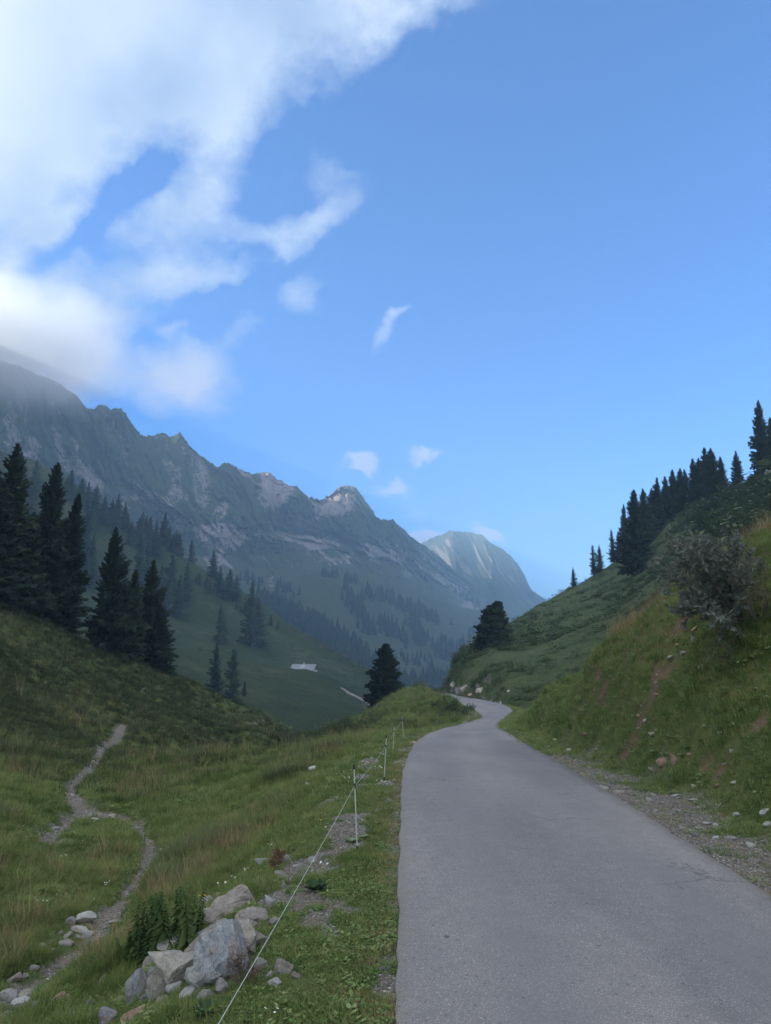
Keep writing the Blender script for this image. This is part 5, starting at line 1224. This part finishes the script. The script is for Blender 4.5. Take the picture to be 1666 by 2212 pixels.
def fence_post(p, h, lean, label, far=False):
    e = bpy.data.objects.new('fence_post', None); e.empty_display_size = .2; e.location = p; e.rotation_euler = (0, lean, 0)
    link(e, label=label, cat='fence post', group='white plastic posts of the electric fence')
    k = .75 if not far else 1.0
    s_ = link(bpy.data.objects.new('shaft', ME_SHAFT), e); s_.scale = (.0085 * k, .0085 * k, h)
    c = link(bpy.data.objects.new('cap', ME_CAP), e); c.location = (0, 0, h - .02)
    i_ = link(bpy.data.objects.new('insulator', ME_INS), e); i_.location = (0, 0, h * .78)
    link(bpy.data.objects.new('foot_spike', ME_FOOT), e)
    return Vector(p) + Vector((math.sin(lean) * h * .78, -.03, math.cos(lean) * h * .78))
ENDS.append(Vector((-1.02, -.9, .50))); ENDS[0] = None
ys = []
for tx, ty, bx, by, lb in FENCE:
    p = ghit(bx, by + 1)
    t_ = Vector(pix(tx, ty, p.y)); h = (t_ - p).length
    ENDS.append(fence_post(p - Vector((0, 0, .01)), h, math.atan2(t_.x - p.x, t_.z - p.z), lb, p.y > 14)); ys.append(round(p.y, 1))
print('FENCE y', ys)
for tx, ty, bx, by, y_, lb in [(1015.6, 1521, 1017, 1532, 96, 'fence post beyond the bend, right one of the upper pair'), (1010, 1517.5, 1011, 1529, 102, 'fence post beyond the bend, left one of the upper pair'), (970, 1505, 971, 1516, 122, 'fence post half way up the far road'), (945, 1503, 945.5, 1512, 136, 'fence post near the top of the far road'), (921, 1499, 922, 1507, 150, 'last fence post where the far road disappears')]:
    b0 = pix(bx, by, y_); z_ = min(b0[2], gz(b0[0], b0[1]) + .05); h = pix(tx, ty, y_)[2] - z_
    ENDS.append(fence_post((b0[0], b0[1], z_), h, 0, lb, True))
q0 = Vector((-.583, 2.75, .55)); dirq = (q0 - ENDS[1]); ENDS[0] = ENDS[1] + dirq * 1.75
p0 = ENDS[0]; fence_post((p0.x, p0.y + .03, float(gz(np.array([p0.x]), np.array([p0.y]))[0])), (p0.z - float(gz(np.array([p0.x]), np.array([p0.y]))[0])) / .78, 0, 'white fence post beside the camera at the foot of the picture')
wp, wr = [], []
for a, b in zip(ENDS[:-1], ENDS[1:]):
    L_ = (b - a).length
    for k in range(10):
        f = k / 10; q = a.lerp(b, f); q.z -= .010 * L_ * 4 * f * (1 - f) * .35; wp.append(tuple(q)); wr.append(.0020)
wp.append(tuple(ENDS[-1])); wr.append(.0020)
tv, tf = tube_np(wp, wr, 5)
link(bpy.data.objects.new('fence_wire', mesh_np('fence_wire', tv, tf, M_ROPE, True)), label='pale electric fence rope running from the bottom edge along the posts', cat='fence wire')
for k, (px_, py_) in enumerate([(1178, 1403 - 10), (1184, 1397), (1168, 1401), (1197, 1398), (1160, 1405)]):
    x_ = 777.7 + .2075 * (1110 + k * 18); q = layB.hit(x_, 1400 - k * 1.2 + 2)
    if q is not None:
        e = bpy.data.objects.new('fence_stake', ME_SHAFT); e.location = (q[0], q[1], q[2] - .1); e.scale = (.05, .05, 1.4)
        link(e, label='pale wooden stake on the edge above the road cut', cat='stake', group='pale stakes above the road cut')
# marker post at the end of the road
M_RED = flat('red_paint', (.5, .04, .03), .5); M_WHT = flat('white_paint', (.78, .78, .76), .5)
e = bpy.data.objects.new('marker_post', None); q = pix(925.5, 1497, 168); e.location = (q[0], q[1], q[2] - .2); link(e, label='small red and white marker post at the far end of the road', cat='marker post')
for k, (z0, z1, mt, nm) in enumerate([(0, .45, M_WHT, 'post'), (.45, .75, M_RED, 'red_band'), (.75, 1.15, M_WHT, 'white_head')]):
    tv, tf = tube_np([(0, 0, z0), (0, 0, z1 - .002), (0, 0, z1)], [.11, .11, .01], 8); link(bpy.data.objects.new(nm, mesh_np(nm, tv, tf, mt)), e)

# ---------------------------------------------------------------- hut on the pasture
def prism(pts, z0, z1):
    n = len(pts); V = [(x, y, z0) for x, y in pts] + [(x, y, z1) for x, y in pts]
    return V, n
def box_bag(b, c, s):
    x, y, z = c; a, d, h = s[0] / 2, s[1] / 2, s[2] / 2
    V = [(x + i * a, y + j * d, z + k * h) for k in (-1, 1) for i, j in ((-1, -1), (1, -1), (1, 1), (-1, 1))]
    b.add(V, [(0, 3, 2, 1), (4, 5, 6, 7), (0, 1, 5, 4), (1, 2, 6, 5), (2, 3, 7, 6), (3, 0, 4, 7)])
def plank_mat(t, b):
    P = t.n.new('ShaderNodeTexCoord').outputs['Object']; n = t.noise(t.mapping(P, (6, 6, .4)), 3, 4); return t.ramp(n, [(.3, (.05, .038, .03)), (.7, (.14, .11, .085))])
M_PLANK = material('dark_planks', plank_mat, .9); M_ROOF = flat('grey_metal_roof', (.17, .19, .23), .5, .4); M_STONEW = flat('whitewashed_stone', (.4, .39, .37)); M_PANEL = flat('solar_glass', (.26, .29, .34), .4, .5)
M_RIB = flat('roof_rib', (.24, .26, .30), .5, .4)
hy = 388.0; hp = pix(657.5, 1446, hy)
hut = bpy.data.objects.new('alpine_hut', None); hut.location = (hp[0], hp[1], hp[2] - 1.9); hut.rotation_euler = (0, 0, R(-14))
link(hut, label='long low alpine hut with a pale grey metal roof on the pasture', cat='hut')
HL, HW, HE, HR = 13.4, 7.2, 1.7, 4.6
b = Bag(); box_bag(b, (0, 0, HE / 2 - .4), (HL - .8, HW - .8, HE + .8)); link(bpy.data.objects.new('wall', b.mesh('wall', M_STONEW)), hut)
for sx in (-1, 1):
    b = Bag(); X = sx * (HL / 2 - .4); w2 = HW / 2 - .4
    b.add([(X, -w2, HE), (X, w2, HE), (X, 0, HR - .15), (X - sx * .15, -w2, HE), (X - sx * .15, w2, HE), (X - sx * .15, 0, HR - .15)], [(0, 1, 2), (5, 4, 3)]); link(bpy.data.objects.new('gable', b.mesh('gable', M_PLANK)), hut)
for sy in (-1, 1):
    b = Bag(); y1, z1 = sy * (HW / 2 + .25), HE - .2; th = .14
    for nm in (0,):
        V = [(-HL / 2, 0, HR), (HL / 2, 0, HR), (HL / 2, y1, z1), (-HL / 2, y1, z1)]; V += [(x, y, z - th) for x, y, z in V]
        b.add(V, [(0, 1, 2, 3), (7, 6, 5, 4), (0, 4, 5, 1), (1, 5, 6, 2), (2, 6, 7, 3), (3, 7, 4, 0)])
    ro = link(bpy.data.objects.new('roof_slope', b.mesh('roof_slope', M_ROOF)), hut)
    for k in range(12):
        x_ = -HL / 2 + .4 + k * (HL - .8) / 11; b = Bag(); dz = .05
        b.add([(x_ - .05, 0, HR + dz), (x_ + .05, 0, HR + dz), (x_ + .05, y1, z1 + dz), (x_ - .05, y1, z1 + dz), (x_ - .05, 0, HR), (x_ + .05, 0, HR), (x_ + .05, y1, z1), (x_ - .05, y1, z1)], [(0, 1, 2, 3), (0, 3, 7, 4), (1, 5, 6, 2)])
        link(bpy.data.objects.new('roof_rib', b.mesh('roof_rib', M_RIB)), ro)
b = Bag(); f0, f1 = .12, .62; ya, yb = -(HW / 2 + .25) * f0, -(HW / 2 + .25) * f1; za, zb = HR + (HE - .2 - HR) * f0 + .1, HR + (HE - .2 - HR) * f1 + .1
b.add([(-.9, ya, za), (1.2, ya, za), (.9, yb, zb), (-2.0, yb, zb)], [(0, 1, 2, 3)]); b.add([(-.9, ya, za - .07), (1.2, ya, za - .07), (.9, yb, zb - .07), (-2.0, yb, zb - .07)], [(3, 2, 1, 0)])
link(bpy.data.objects.new('roof_panel', b.mesh('roof_panel', M_PANEL)), hut, label='shiny pale panel on the front roof slope')
b = Bag(); box_bag(b, (-.4, .5, HR + .2), (.5, .5, 1.3)); ch = link(bpy.data.objects.new('chimney', b.mesh('chimney', M_STONEW)), hut)
b = Bag(); box_bag(b, (-HL / 2 - .5, 0, HE - .2), (1.2, 4.5, 1.6)); link(bpy.data.objects.new('lean_to', b.mesh('lean_to', M_PLANK)), hut)

# ---------------------------------------------------------------- shrubs
M_ALDER = leaf_mat('alder_leaves', (.055, .09, .045), (.092, .14, .065), (.15, .19, .098), .12, .15, .9)
M_JUNI = leaf_mat('juniper', (.045, .072, .040), (.075, .105, .052), (.12, .145, .072), .2, .1, .9)
P_SHR = [leafclump(500 + k, 150, .17, .62, .75, .75).mesh('shrub_%d' % k, M_ALDER) for k in range(4)] + [leafclump(520 + k, 120, .15, .62, .38, .7).mesh('low_shrub_%d' % k, M_JUNI) for k in range(3)]
g = np.random.RandomState(31)
m_, n_ = rB.shape
def layer_pts(az, r, te, n, jlo, jhi, ilo=0, ihi=None):
    i = g.uniform(ilo, (ihi or len(az) - 2), n); j = g.uniform(jlo, jhi, n); a = i.astype(int); b = j.astype(int); fi, fj = i - a, j - b
    def L(Q): return (Q[a, b] * (1 - fi) + Q[a + 1, b] * fi) * (1 - fj) + (Q[a, b + 1] * (1 - fi) + Q[a + 1, b + 1] * fi) * fj
    A_ = az[a] * (1 - fi) + az[a + 1] * fi; r_ = L(r); t_ = L(te)
    return np.sin(A_) * r_, np.cos(A_) * r_, EYE + t_ * r_, A_, L(vB if r is rB else vD if r is rD else vF), r_
x, y, z, A_, v_, r_ = layer_pts(azB, rB, teB, 26000, 12, 144, 0, 640)
pxx = 833 + np.tan(A_) * FOC * .98
dens = .30 + 1.1 * fbm(x / 9, y / 9 + z / 6, 4, 601) + .8 * fbm(x / 28, y / 28 + z / 14, 3, 603) + .5 * sstep(1420, 1560, pxx) * sstep(1.8, 2.4, v_) * sstep(4.0, 3.2, v_) - .25 * sstep(3.2, 4, v_) * sstep(1500, 1300, pxx)
ok = (g.uniform(size=len(x)) < dens) & ~((pxx < 1110) & (v_ < 1.2) & (g.uniform(size=len(x)) < .7))
big_ = sstep(1430, 1580, pxx) * sstep(1.6, 2.4, v_) * sstep(4.0, 3.3, v_)
s = .55 * np.exp(g.normal(0, .45, len(x))) * (1 + 1.6 * big_) * (1 + .6 * np.clip(fbm(x / 15, y / 15 + z / 9, 3, 605), -.6, 1)) * np.clip((r_ / 120), .7, 1.6)
ixs = np.where(g.uniform(size=len(x)) < .45 + .5 * big_, g.randint(0, 4, len(x)), 4 + g.randint(0, 3, len(x)))
sc_ = np.stack([s, s, s * np.where(ixs > 3, .8, 1)], 1)
instancer('hillside_scrub', np.stack([x, y, z - .05 * s], 1)[ok], sc_[ok], np.stack([x * 0, x * 0, g.uniform(0, 6.28, len(x))], 1)[ok], P_SHR, ixs[ok], 'dense low alder and alpine rose scrub covering the right hillside')
# scrub on the pasture slope and left hill
x, y, z, A_, v_, r_ = layer_pts(azD, rD, teD, 16000, 60, 143)
ok = g.uniform(size=len(x)) < (.04 + .9 * np.clip(fbm(x / 30, y / 30, 4, 611) - .18, 0, 1) + .35 * sstep(3.0, 3.8, v_) * (fbm(x / 22, y / 22, 3, 613) > .05))
s = g.uniform(.7, 2.2, len(x))
instancer('pasture_scrub', np.stack([x, y, z - .1], 1)[ok], s[ok], np.stack([x * 0, x * 0, g.uniform(0, 6.28, len(x))], 1)[ok], P_SHR, g.randint(0, 7, ok.sum()), 'low scrub dotted over the pasture slope')
x, y, r = sample_ground(14000, 38, 125, -33, 8); D, S, pm, gm, em = masks(x, y)
gul_ = np.exp(-(((x + 8) / 9) ** 2 + ((y - 78) / 22) ** 2))
ok = (D > 1.5) & (pm < .2) & (g.uniform(size=len(x)) < (.75 * np.clip(fbm(x / 9, y / 9, 4, 621) - .12, 0, 1) + .35 * gul_ + .5 * sstep(84, 95, r) * (x < -25)))
s = g.uniform(.25, .7, len(x)) * np.clip(r / 70, .8, 1.3)
instancer('hill_scrub', np.stack([x, y, gz(x, y) - .03], 1)[ok], np.stack([s, s, s * .7], 1)[ok], np.stack([x * 0, x * 0, g.uniform(0, 6.28, len(x))], 1)[ok], P_SHR, np.where(g.uniform(size=ok.sum()) < .7, 4 + g.randint(0, 3, ok.sum()), g.randint(0, 4, ok.sum())), 'dark tussocks and low scrub on the near left hill')

M_WILLOW = leaf_mat('willow_leaves', (.16, .18, .15), (.27, .29, .255), (.44, .44, .40), 2.5, .25, .8)
M_TWIGS = flat('grey_brown_twigs', (.14, .115, .105), .9); M_BROWNLEAF = leaf_mat('brownish_leaves', (.09, .08, .05), (.16, .14, .08), (.24, .20, .13), 2.0, .2, .8)
def bush(name, root, targets, lmat, label, cat, leaf=.055, nsec=9, nleaf=11, twig=.32, r0=.014, seed=1, lw=.34):
    g = np.random.RandomState(seed); B1, B2 = Bag(), Bag(); root = np.array(root)
    e = bpy.data.objects.new(name, None); e.empty_display_size = .2; e.location = root; link(e, label=label, cat=cat)
    for T in targets:
        T = np.array(T) - root; n = 9; t = np.linspace(0, 1, n)[:, None]
        side = g.normal(size=3) * .10 * np.linalg.norm(T); pts = T * t + side * np.sin(t * math.pi) + np.array([0, 0, .10 * np.linalg.norm(T)]) * np.sin(t * math.pi)
        tv, tf = tube_np(pts, r0 * (1 - .8 * t[:, 0]), 5); B1.add(tv, tf)
        for k in range(nsec):
            u = g.uniform(.28, 1.0); i = min(n - 2, int(u * (n - 1))); f = u * (n - 1) - i; p = pts[i] * (1 - f) + pts[i + 1] * f
            d = (pts[i + 1] - pts[i]); d /= np.linalg.norm(d); d = d + g.normal(size=3) * .65; d /= np.linalg.norm(d); L = twig * g.uniform(.5, 1.2) * (1.15 - .5 * u)
            c = g.normal(size=3) * .12 * L; tp = [p, p + d * L * .5 + c, p + d * L + c * .5 + np.array([0, 0, .02])]
            tv, tf = tube_np(tp, [r0 * .28, r0 * .2, r0 * .1], 3); B1.add(tv, tf)
            for q in range(nleaf):
                w_ = g.uniform(.15, 1.05); pp = tp[0] * (1 - w_) + tp[2] * w_ + c * .7
                ld = d * g.uniform(.3, 1) + g.normal(size=3) * .6; ld /= np.linalg.norm(ld); s_ = np.cross(ld, g.normal(size=3)); s_ /= np.linalg.norm(s_)
                l = leaf * g.uniform(.6, 1.25); nn = np.cross(s_, ld) * l * .08
                B2.add([pp, pp + ld * l * .4 + s_ * l * lw * .5 + nn, pp + ld * l, pp + ld * l * .4 - s_ * l * lw * .5 + nn], [(0, 1, 2, 3)])
    o1 = link(bpy.data.objects.new('branches', B1.mesh('branches', M_TWIGS)), e); o2 = link(bpy.data.objects.new('leaves', B2.mesh('leaves', lmat)), e, kind='stuff')
    return e
def tg(lst, y0, spread=.9, seed=3):
    r_ = random.Random(seed); return [pix(a, b, y0 + r_.uniform(-spread, spread)) for a, b in lst]
rt = ghit(1606, 1345); yb_ = rt.y if rt else 12.5
bush('willow_shrub', rt, tg([(1424, 1203), (1432, 1228), (1452, 1196), (1478, 1182), (1508, 1176), (1536, 1170), (1562, 1166), (1590, 1180), (1450, 1262), (1470, 1290), (1500, 1306), (1528, 1300), (1580, 1225), (1545, 1232), (1490, 1240), (1520, 1205), (1600, 1235), (1440, 1240), (1560, 1290), (1470, 1222), (1480, 1320), (1540, 1330)], yb_ - .1), M_WILLOW, 'sprawling grey leaved willow shrub on top of the right bank', 'shrub', .10, 15, 20, .42, .012, 5, .42)
rt2 = ghit(1640, 1350)
bush('thorn_bush', rt2, tg([(1600, 1220), (1625, 1200), (1650, 1230), (1680, 1240), (1640, 1270), (1600, 1290), (1670, 1290), (1610, 1260), (1690, 1200), (1655, 1310)], rt2.y, .6, 4), M_BROWNLEAF, 'thin brownish bush behind the willow shrub at the right edge', 'bush', .045, 12, 6, .42, .010, 6)
rt3 = ghit(1590, 1400)
bush('leafy_bush', rt3, tg([(1560, 1370), (1590, 1350), (1630, 1370), (1660, 1400), (1560, 1420), (1610, 1440), (1580, 1460), (1640, 1340), (1650, 1440), (1530, 1430)], rt3.y - .1, .35, 7), M_BROWNLEAF, 'low dull leafed bush just below the willow shrub', 'bush', .05, 12, 11, .30, .008, 8)
rt4 = ghit(705, 1608)
for k, (px, py, h_, w_, lb) in enumerate([(1240, 1440, 50, 40, 'wispy pale flowering weed on the crest of the right bank'), (1262, 1420, 46, 36, 'second wispy weed on the crest of the right bank')]):
    p = ghit(px, py + 14)
    if p: bush('weed_plant', p, [pix(px + dx, py - h_ * .3 - abs(dx) * .3, p.y) for dx in (-w_ * .5, -w_ * .25, 0, w_ * .25, w_ * .5)], M_PALE, lb, 'weed', .03, 7, 3, .16, .004, 20 + k)
for k, (px, py, w_, h_, y_, lb) in enumerate([(715, 1592, 70, 34, None, 'dark round bush in the gully behind the verge crest'), (770, 1580, 60, 30, None, 'dark bush on the bank under the lone spruce'), (668, 1600, 44, 26, None, 'small bush at the left end of the gully'), (815, 1560, 60, 26, None, 'low bush on the bank below the far road'), (955, 1535, 70, 20, None, 'broad low bush on the inside of the far bend'), (1000, 1540, 46, 14, None, 'leafy patch beside the inside corner of the bend')]):
    p = ghit(px, py)
    if p is None: continue
    m = p.y / FOC
    r_ = random.Random(k); W_, H_ = w_ * m, h_ * m
    bush('bush', p, [(p.x + r_.uniform(-.5, .5) * W_, p.y + r_.uniform(-.4, .4) * W_, p.z + r_.uniform(.35, 1) * H_) for _ in range(14)], M_ALDER, lb, 'bush', .10 * max(1, m * 18), 10, 9, W_ * .22, .012, 40 + k, .7)

# ---------------------------------------------------------------- single plants
M_NETT = leaf_mat('nettle_leaves', (.030, .056, .022), (.052, .088, .032), (.090, .125, .048), 4.0, .2, .6)
M_STEM = flat('green_stem', (.07, .085, .04))
def nettle(seed, H=.8):
    g = np.random.RandomState(seed); B1, B2 = Bag(), Bag(); bend = g.normal(size=2) * .05
    pt = lambda t: np.array([bend[0] * t * t, bend[1] * t * t, H * t])
    tv, tf = tube_np([pt(t) for t in np.linspace(-.03, 1, 6)], [.005, .005, .0045, .004, .003, .001], 5); B1.add(tv, tf)
    for k in range(19):
        t = .10 + .88 * (k / 18) ** .95; L = .17 * (1 - .72 * t) * g.uniform(.8, 1.15)
        for q in range(4 if t > .5 else 3):
            a = k * 1.57 + q * (6.283 / 4) + g.uniform(-.35, .35); dr = -g.uniform(-.05, .95) - .4 * t
            d = np.array([math.cos(a), math.sin(a), dr]); d /= np.linalg.norm(d); p = pt(t) + np.array([math.cos(a), math.sin(a), 0]) * .035 * (1.1 - t); s_ = np.array([-math.sin(a), math.cos(a), 0]) * L * .22; up = np.array([0, 0, L * .05])
            B2.add([p, p + d * L * .3 + s_ - up, p + d * L * .65 + s_ * .7 - up, p + d * L, p + d * L * .65 - s_ * .7 - up, p + d * L * .3 - s_ - up, p + d * L * .35, p + d * L * .68], [(0, 1, 6, 5), (1, 2, 7, 6), (5, 6, 7, 4), (2, 3, 4, 7)])
    return B1.mesh('stem', M_STEM), B2.mesh('leaves', M_NETT)
NK = [nettle(900 + k) for k in range(5)]
NP = [(262, 2010, 2100), (276, 1985, 2104), (290, 1940, 2106), (300, 1950, 2092), (312, 1918, 2098), (322, 1935, 2110), (332, 1906, 2088), (345, 1912, 2104), (352, 1900, 2082), (365, 1896, 2096), (374, 1905, 2084), (385, 1898, 2080), (396, 1892, 2076), (404, 1893, 2086), (414, 1890, 2070), (420, 1925, 2062), (300, 2000, 2118), (336, 1985, 2116), (368, 1980, 2106), (392, 1960, 2090), (284, 2035, 2114), (262, 2052, 2108), (320, 2020, 2122), (350, 2030, 2118), (272, 1965, 2090), (408, 1975, 2078)]
NP += [(a + 7, b + 26, c - 6) for a, b, c in NP[::2]] + [(a - 6, b + 44, c + 2) for a, b, c in NP[1::2]]
for k, (px, ty, by) in enumerate(NP):
    p = ghit(px, by - 22)
    h = pix(px, ty, p.y)[2] - p.z; a, b = NK[k % 5]
    e = bpy.data.objects.new('nettle', None); e.location = (p.x, p.y, p.z - .02); sc__ = h / .8; sc__ *= rg.uniform(.78, 1.05); e.scale = (sc__ * rg.uniform(1, 1.5), sc__ * rg.uniform(1, 1.5), sc__); e.rotation_euler = (rg.uniform(-.24, .24), rg.uniform(-.24, .24), rg.uniform(0, 6)); e.empty_display_size = .1
    link(e, label='tall dark nettle stem in the dense clump left of the boulders', cat='nettle', group='nettles in the clump beside the outcrop')
    link(bpy.data.objects.new('stem', a), e); link(bpy.data.objects.new('leaves', b), e)
def rosette(name, px, py, w_, n, lm, label, cat, lift=.5, lwid=.5, seed=0, grp=None, notch=False):
    p = ghit(px, py); m = p.y / FOC; L = w_ * m / 2; g = np.random.RandomState(seed + 7)
    e = bpy.data.objects.new(name, None); e.location = p; e.empty_display_size = .1; link(e, label=label, cat=cat, group=grp)
    for k in range(n):
        a = 6.283 * k / n + g.uniform(-.3, .3); le = g.uniform(.35, 1) * lift; l = L * g.uniform(.7, 1.1); d = np.array([math.cos(a), math.sin(a), le]); d /= np.linalg.norm(d); s_ = np.array([-math.sin(a), math.cos(a), 0]) * l * lwid * .5
        base = d * l * .12; V = [(0, 0, 0), base]
        ts = (.25, .5, .75, .92); pts = [base]
        for t in ts:
            wv = math.sin(min(1, t * 1.15) * math.pi) ** .6; c = d * l * t + np.array([0, 0, -l * .25 * t * t]); pts += [c + s_ * wv, c + np.array([0, 0, -l * .03]), c - s_ * wv]
        pts.append(d * l + np.array([0, 0, -l * .25])); F = [(0, 1, 2), (0, 2, 3)]
        Q = []
        for i in range(3): a_ = 1 + 3 * i; Q += [(a_, a_ + 3, a_ + 4, a_ + 1), (a_ + 1, a_ + 4, a_ + 5, a_ + 2)]
        F += [(10, 13, 11), (11, 13, 12)]
        me = mesh_np('leaf', np.array(pts), [np.array(F), np.array(Q)], lm, True); link(bpy.data.objects.new('leaf', me), e)
    return e
M_DARKL = leaf_mat('dark_broad_leaves', (.020, .042, .022), (.036, .068, .034), (.06, .10, .05), 3, .15, .4)
M_BUTTER = leaf_mat('butterbur_leaves', (.09, .17, .10), (.12, .22, .13), (.17, .28, .17), 3, .15, .5)
M_THIS = leaf_mat('thistle_leaves', (.03, .06, .045), (.05, .085, .06), (.08, .12, .08), 3, .15, .4)
rosette('dock_plant', 684, 1925, 80, 14, M_DARKL, 'dark broad leafed dock plant right of the wire above the gravel patch', 'dock plant', 1.4, .42, 1)
rosette('thistle', 112, 2190, 76, 20, M_THIS, 'spiky dark thistle at the bottom edge left of the pinkish stone', 'thistle', 2.6, .20, 2)
rosette('cranesbill_plant', 462, 2185, 100, 16, M_DARKL, 'low leafy cranesbill plant in front of the blue grey boulder', 'leafy plant', .7, .5, 3)
rosette('cranesbill_plant', 545, 2205, 90, 14, M_DARKL, 'leafy plant at the bottom edge right of the wire', 'leafy plant', .7, .5, 4)
for k, (px, py, w_) in enumerate([(1417, 1626, 26), (1452, 1592, 22), (1475, 1632, 22), (1487, 1616, 24), (1517, 1600, 22)]):
    rosette('butterbur_plant', px, py, w_ * 1.5, 3, M_BUTTER, ['round butterbur leaves left above the orange split rocks', 'butterbur leaves right of the pale tan stone', 'butterbur leaves touching the right orange rock', 'butterbur leaves above the right orange rock', 'rightmost butterbur leaves on the lower bank'][k], 'butterbur plant', .7, 1.0, 30 + k)
for k, (px, py, w_) in enumerate([(872, 1583, 22), (886, 1580, 20), (900, 1582, 20), (915, 1577, 18), (862, 1588, 20), (893, 1588, 20), (930, 1574, 16), (878, 1592, 18)]):
    rosette('butterbur_plant', px, py, w_, 8, M_PALE, 'pale green butterbur in the patch at the foot of the far fence posts', 'butterbur plant', .8, .8, 50 + k, 'pale butterburs at the foot of the fence')
for k, (px, py, w_, lb) in enumerate([(638, 1808, 44, 'pale flowering clump at the foot of the nearest fence post'), (668, 1800, 30, 'second pale clump near the nearest fence post'), (690, 1770, 28, 'light leafed plant between the nearest post and the road')]):
    rosette('lady_mantle', px + 120, py + 10, w_, 14, M_PALE, lb, 'leafy plant', .9, .6, 70 + k)
# brown dead plant
p = ghit(600, 1880)
bush('dead_dock_plant', p, [pix(a, b, p.y) for a, b in ((606, 1838), (596, 1848), (612, 1846), (588, 1862), (602, 1856), (592, 1870))], leaf_mat('dead_leaves', (.10, .06, .035), (.17, .105, .065), (.24, .16, .10), 3, .1), 'withered brown dock plant between two stones on the meadow', 'dead plant', .03, 10, 9, .06, .004, 91)
p = ghit(528, 2118)
if p: bush('dead_shrub', p, [pix(a, b, p.y - .1) for a, b in ((500, 2090), (520, 2080), (545, 2085), (560, 2100), (505, 2110), (530, 2070), (548, 2110))], leaf_mat('dead_twig_leaves', (.09, .065, .05), (.15, .11, .085), (.21, .165, .13), 3, .1), 'dry brown twiggy cushion at the foot of the blue grey boulder', 'dead shrub', .018, 14, 9, .07, .003, 92)
# bleached stump and log
M_DEAD = flat('bleached_wood', (.42, .40, .37), .9)
p = ghit(227, 1398)
b = Bag(); T_ = [Vector(pix(a, c, p.y)) - p for a, c in ((222, 1396), (226, 1388), (231, 1380), (233, 1370))]
tv, tf = tube_np([tuple(q) for q in T_], [.38, .42, .30, .04], 7); b.add(tv, tf)
tv, tf = tube_np([tuple(T_[1]), tuple(Vector(pix(236, 1384, p.y)) - p)], [.22, .04], 5); b.add(tv, tf)
o = bpy.data.objects.new('tree_stump', b.mesh('tree_stump', M_DEAD)); o.location = p; link(o, label='bleached broken stump at the foot of the pointed spruce', cat='stump')
q = layB.hit(1630, 1052)
if q is not None:
    q = Vector(q); tv, tf = tube_np([(0, 0, 0), tuple(Vector(pix(1612, 1000, q.y)) - q), tuple(Vector(pix(1604, 996, q.y)) - q)], [.25, .2, .05], 6)
stone_q = layB.hit(1660, 1048)
def crag(px, py, w_, h_, lay, mt, label, cat='rock', name='rock', shape=0, sink=.3):
    q = lay.hit(px, py)
    if q is None: return
    m = q[1] / FOC; V, F = BIG[shape]; o = bpy.data.objects.new(name, mesh_np(name, V, F, MATS[mt], True)); o.location = (q[0], q[1], q[2]); o.scale = (w_ * m / 2, w_ * m / 2 * .8, h_ * m / 2); o.rotation_euler = (.2, -.3, .4)
    link(o, label=label, cat=cat)
crag(1668, 1035, 44, 50, layB, 'n', 'pale grey crag at the right edge under the tall spruce', shape=2)
crag(1018, 1502, 14, 8, layB, 'p', 'pinkish slab lying at the foot of the road cut', shape=1); crag(1098, 1494, 7, 8, layB, 'w', 'small white rock above the road cut', shape=3); crag(1083, 1519, 6, 5, layB, 'w', 'small white rock beside the road below the cut', shape=4)
crag(1003, 1490, 22, 20, layB, 'n', 'dark broken rock rib in the road cut', shape=5); crag(980, 1482, 18, 26, layB, 'n', 'steep dark rock at the left end of the road cut', shape=6); crag(1040, 1492, 24, 14, layB, 'n', 'dark ledge in the middle of the road cut', shape=7)
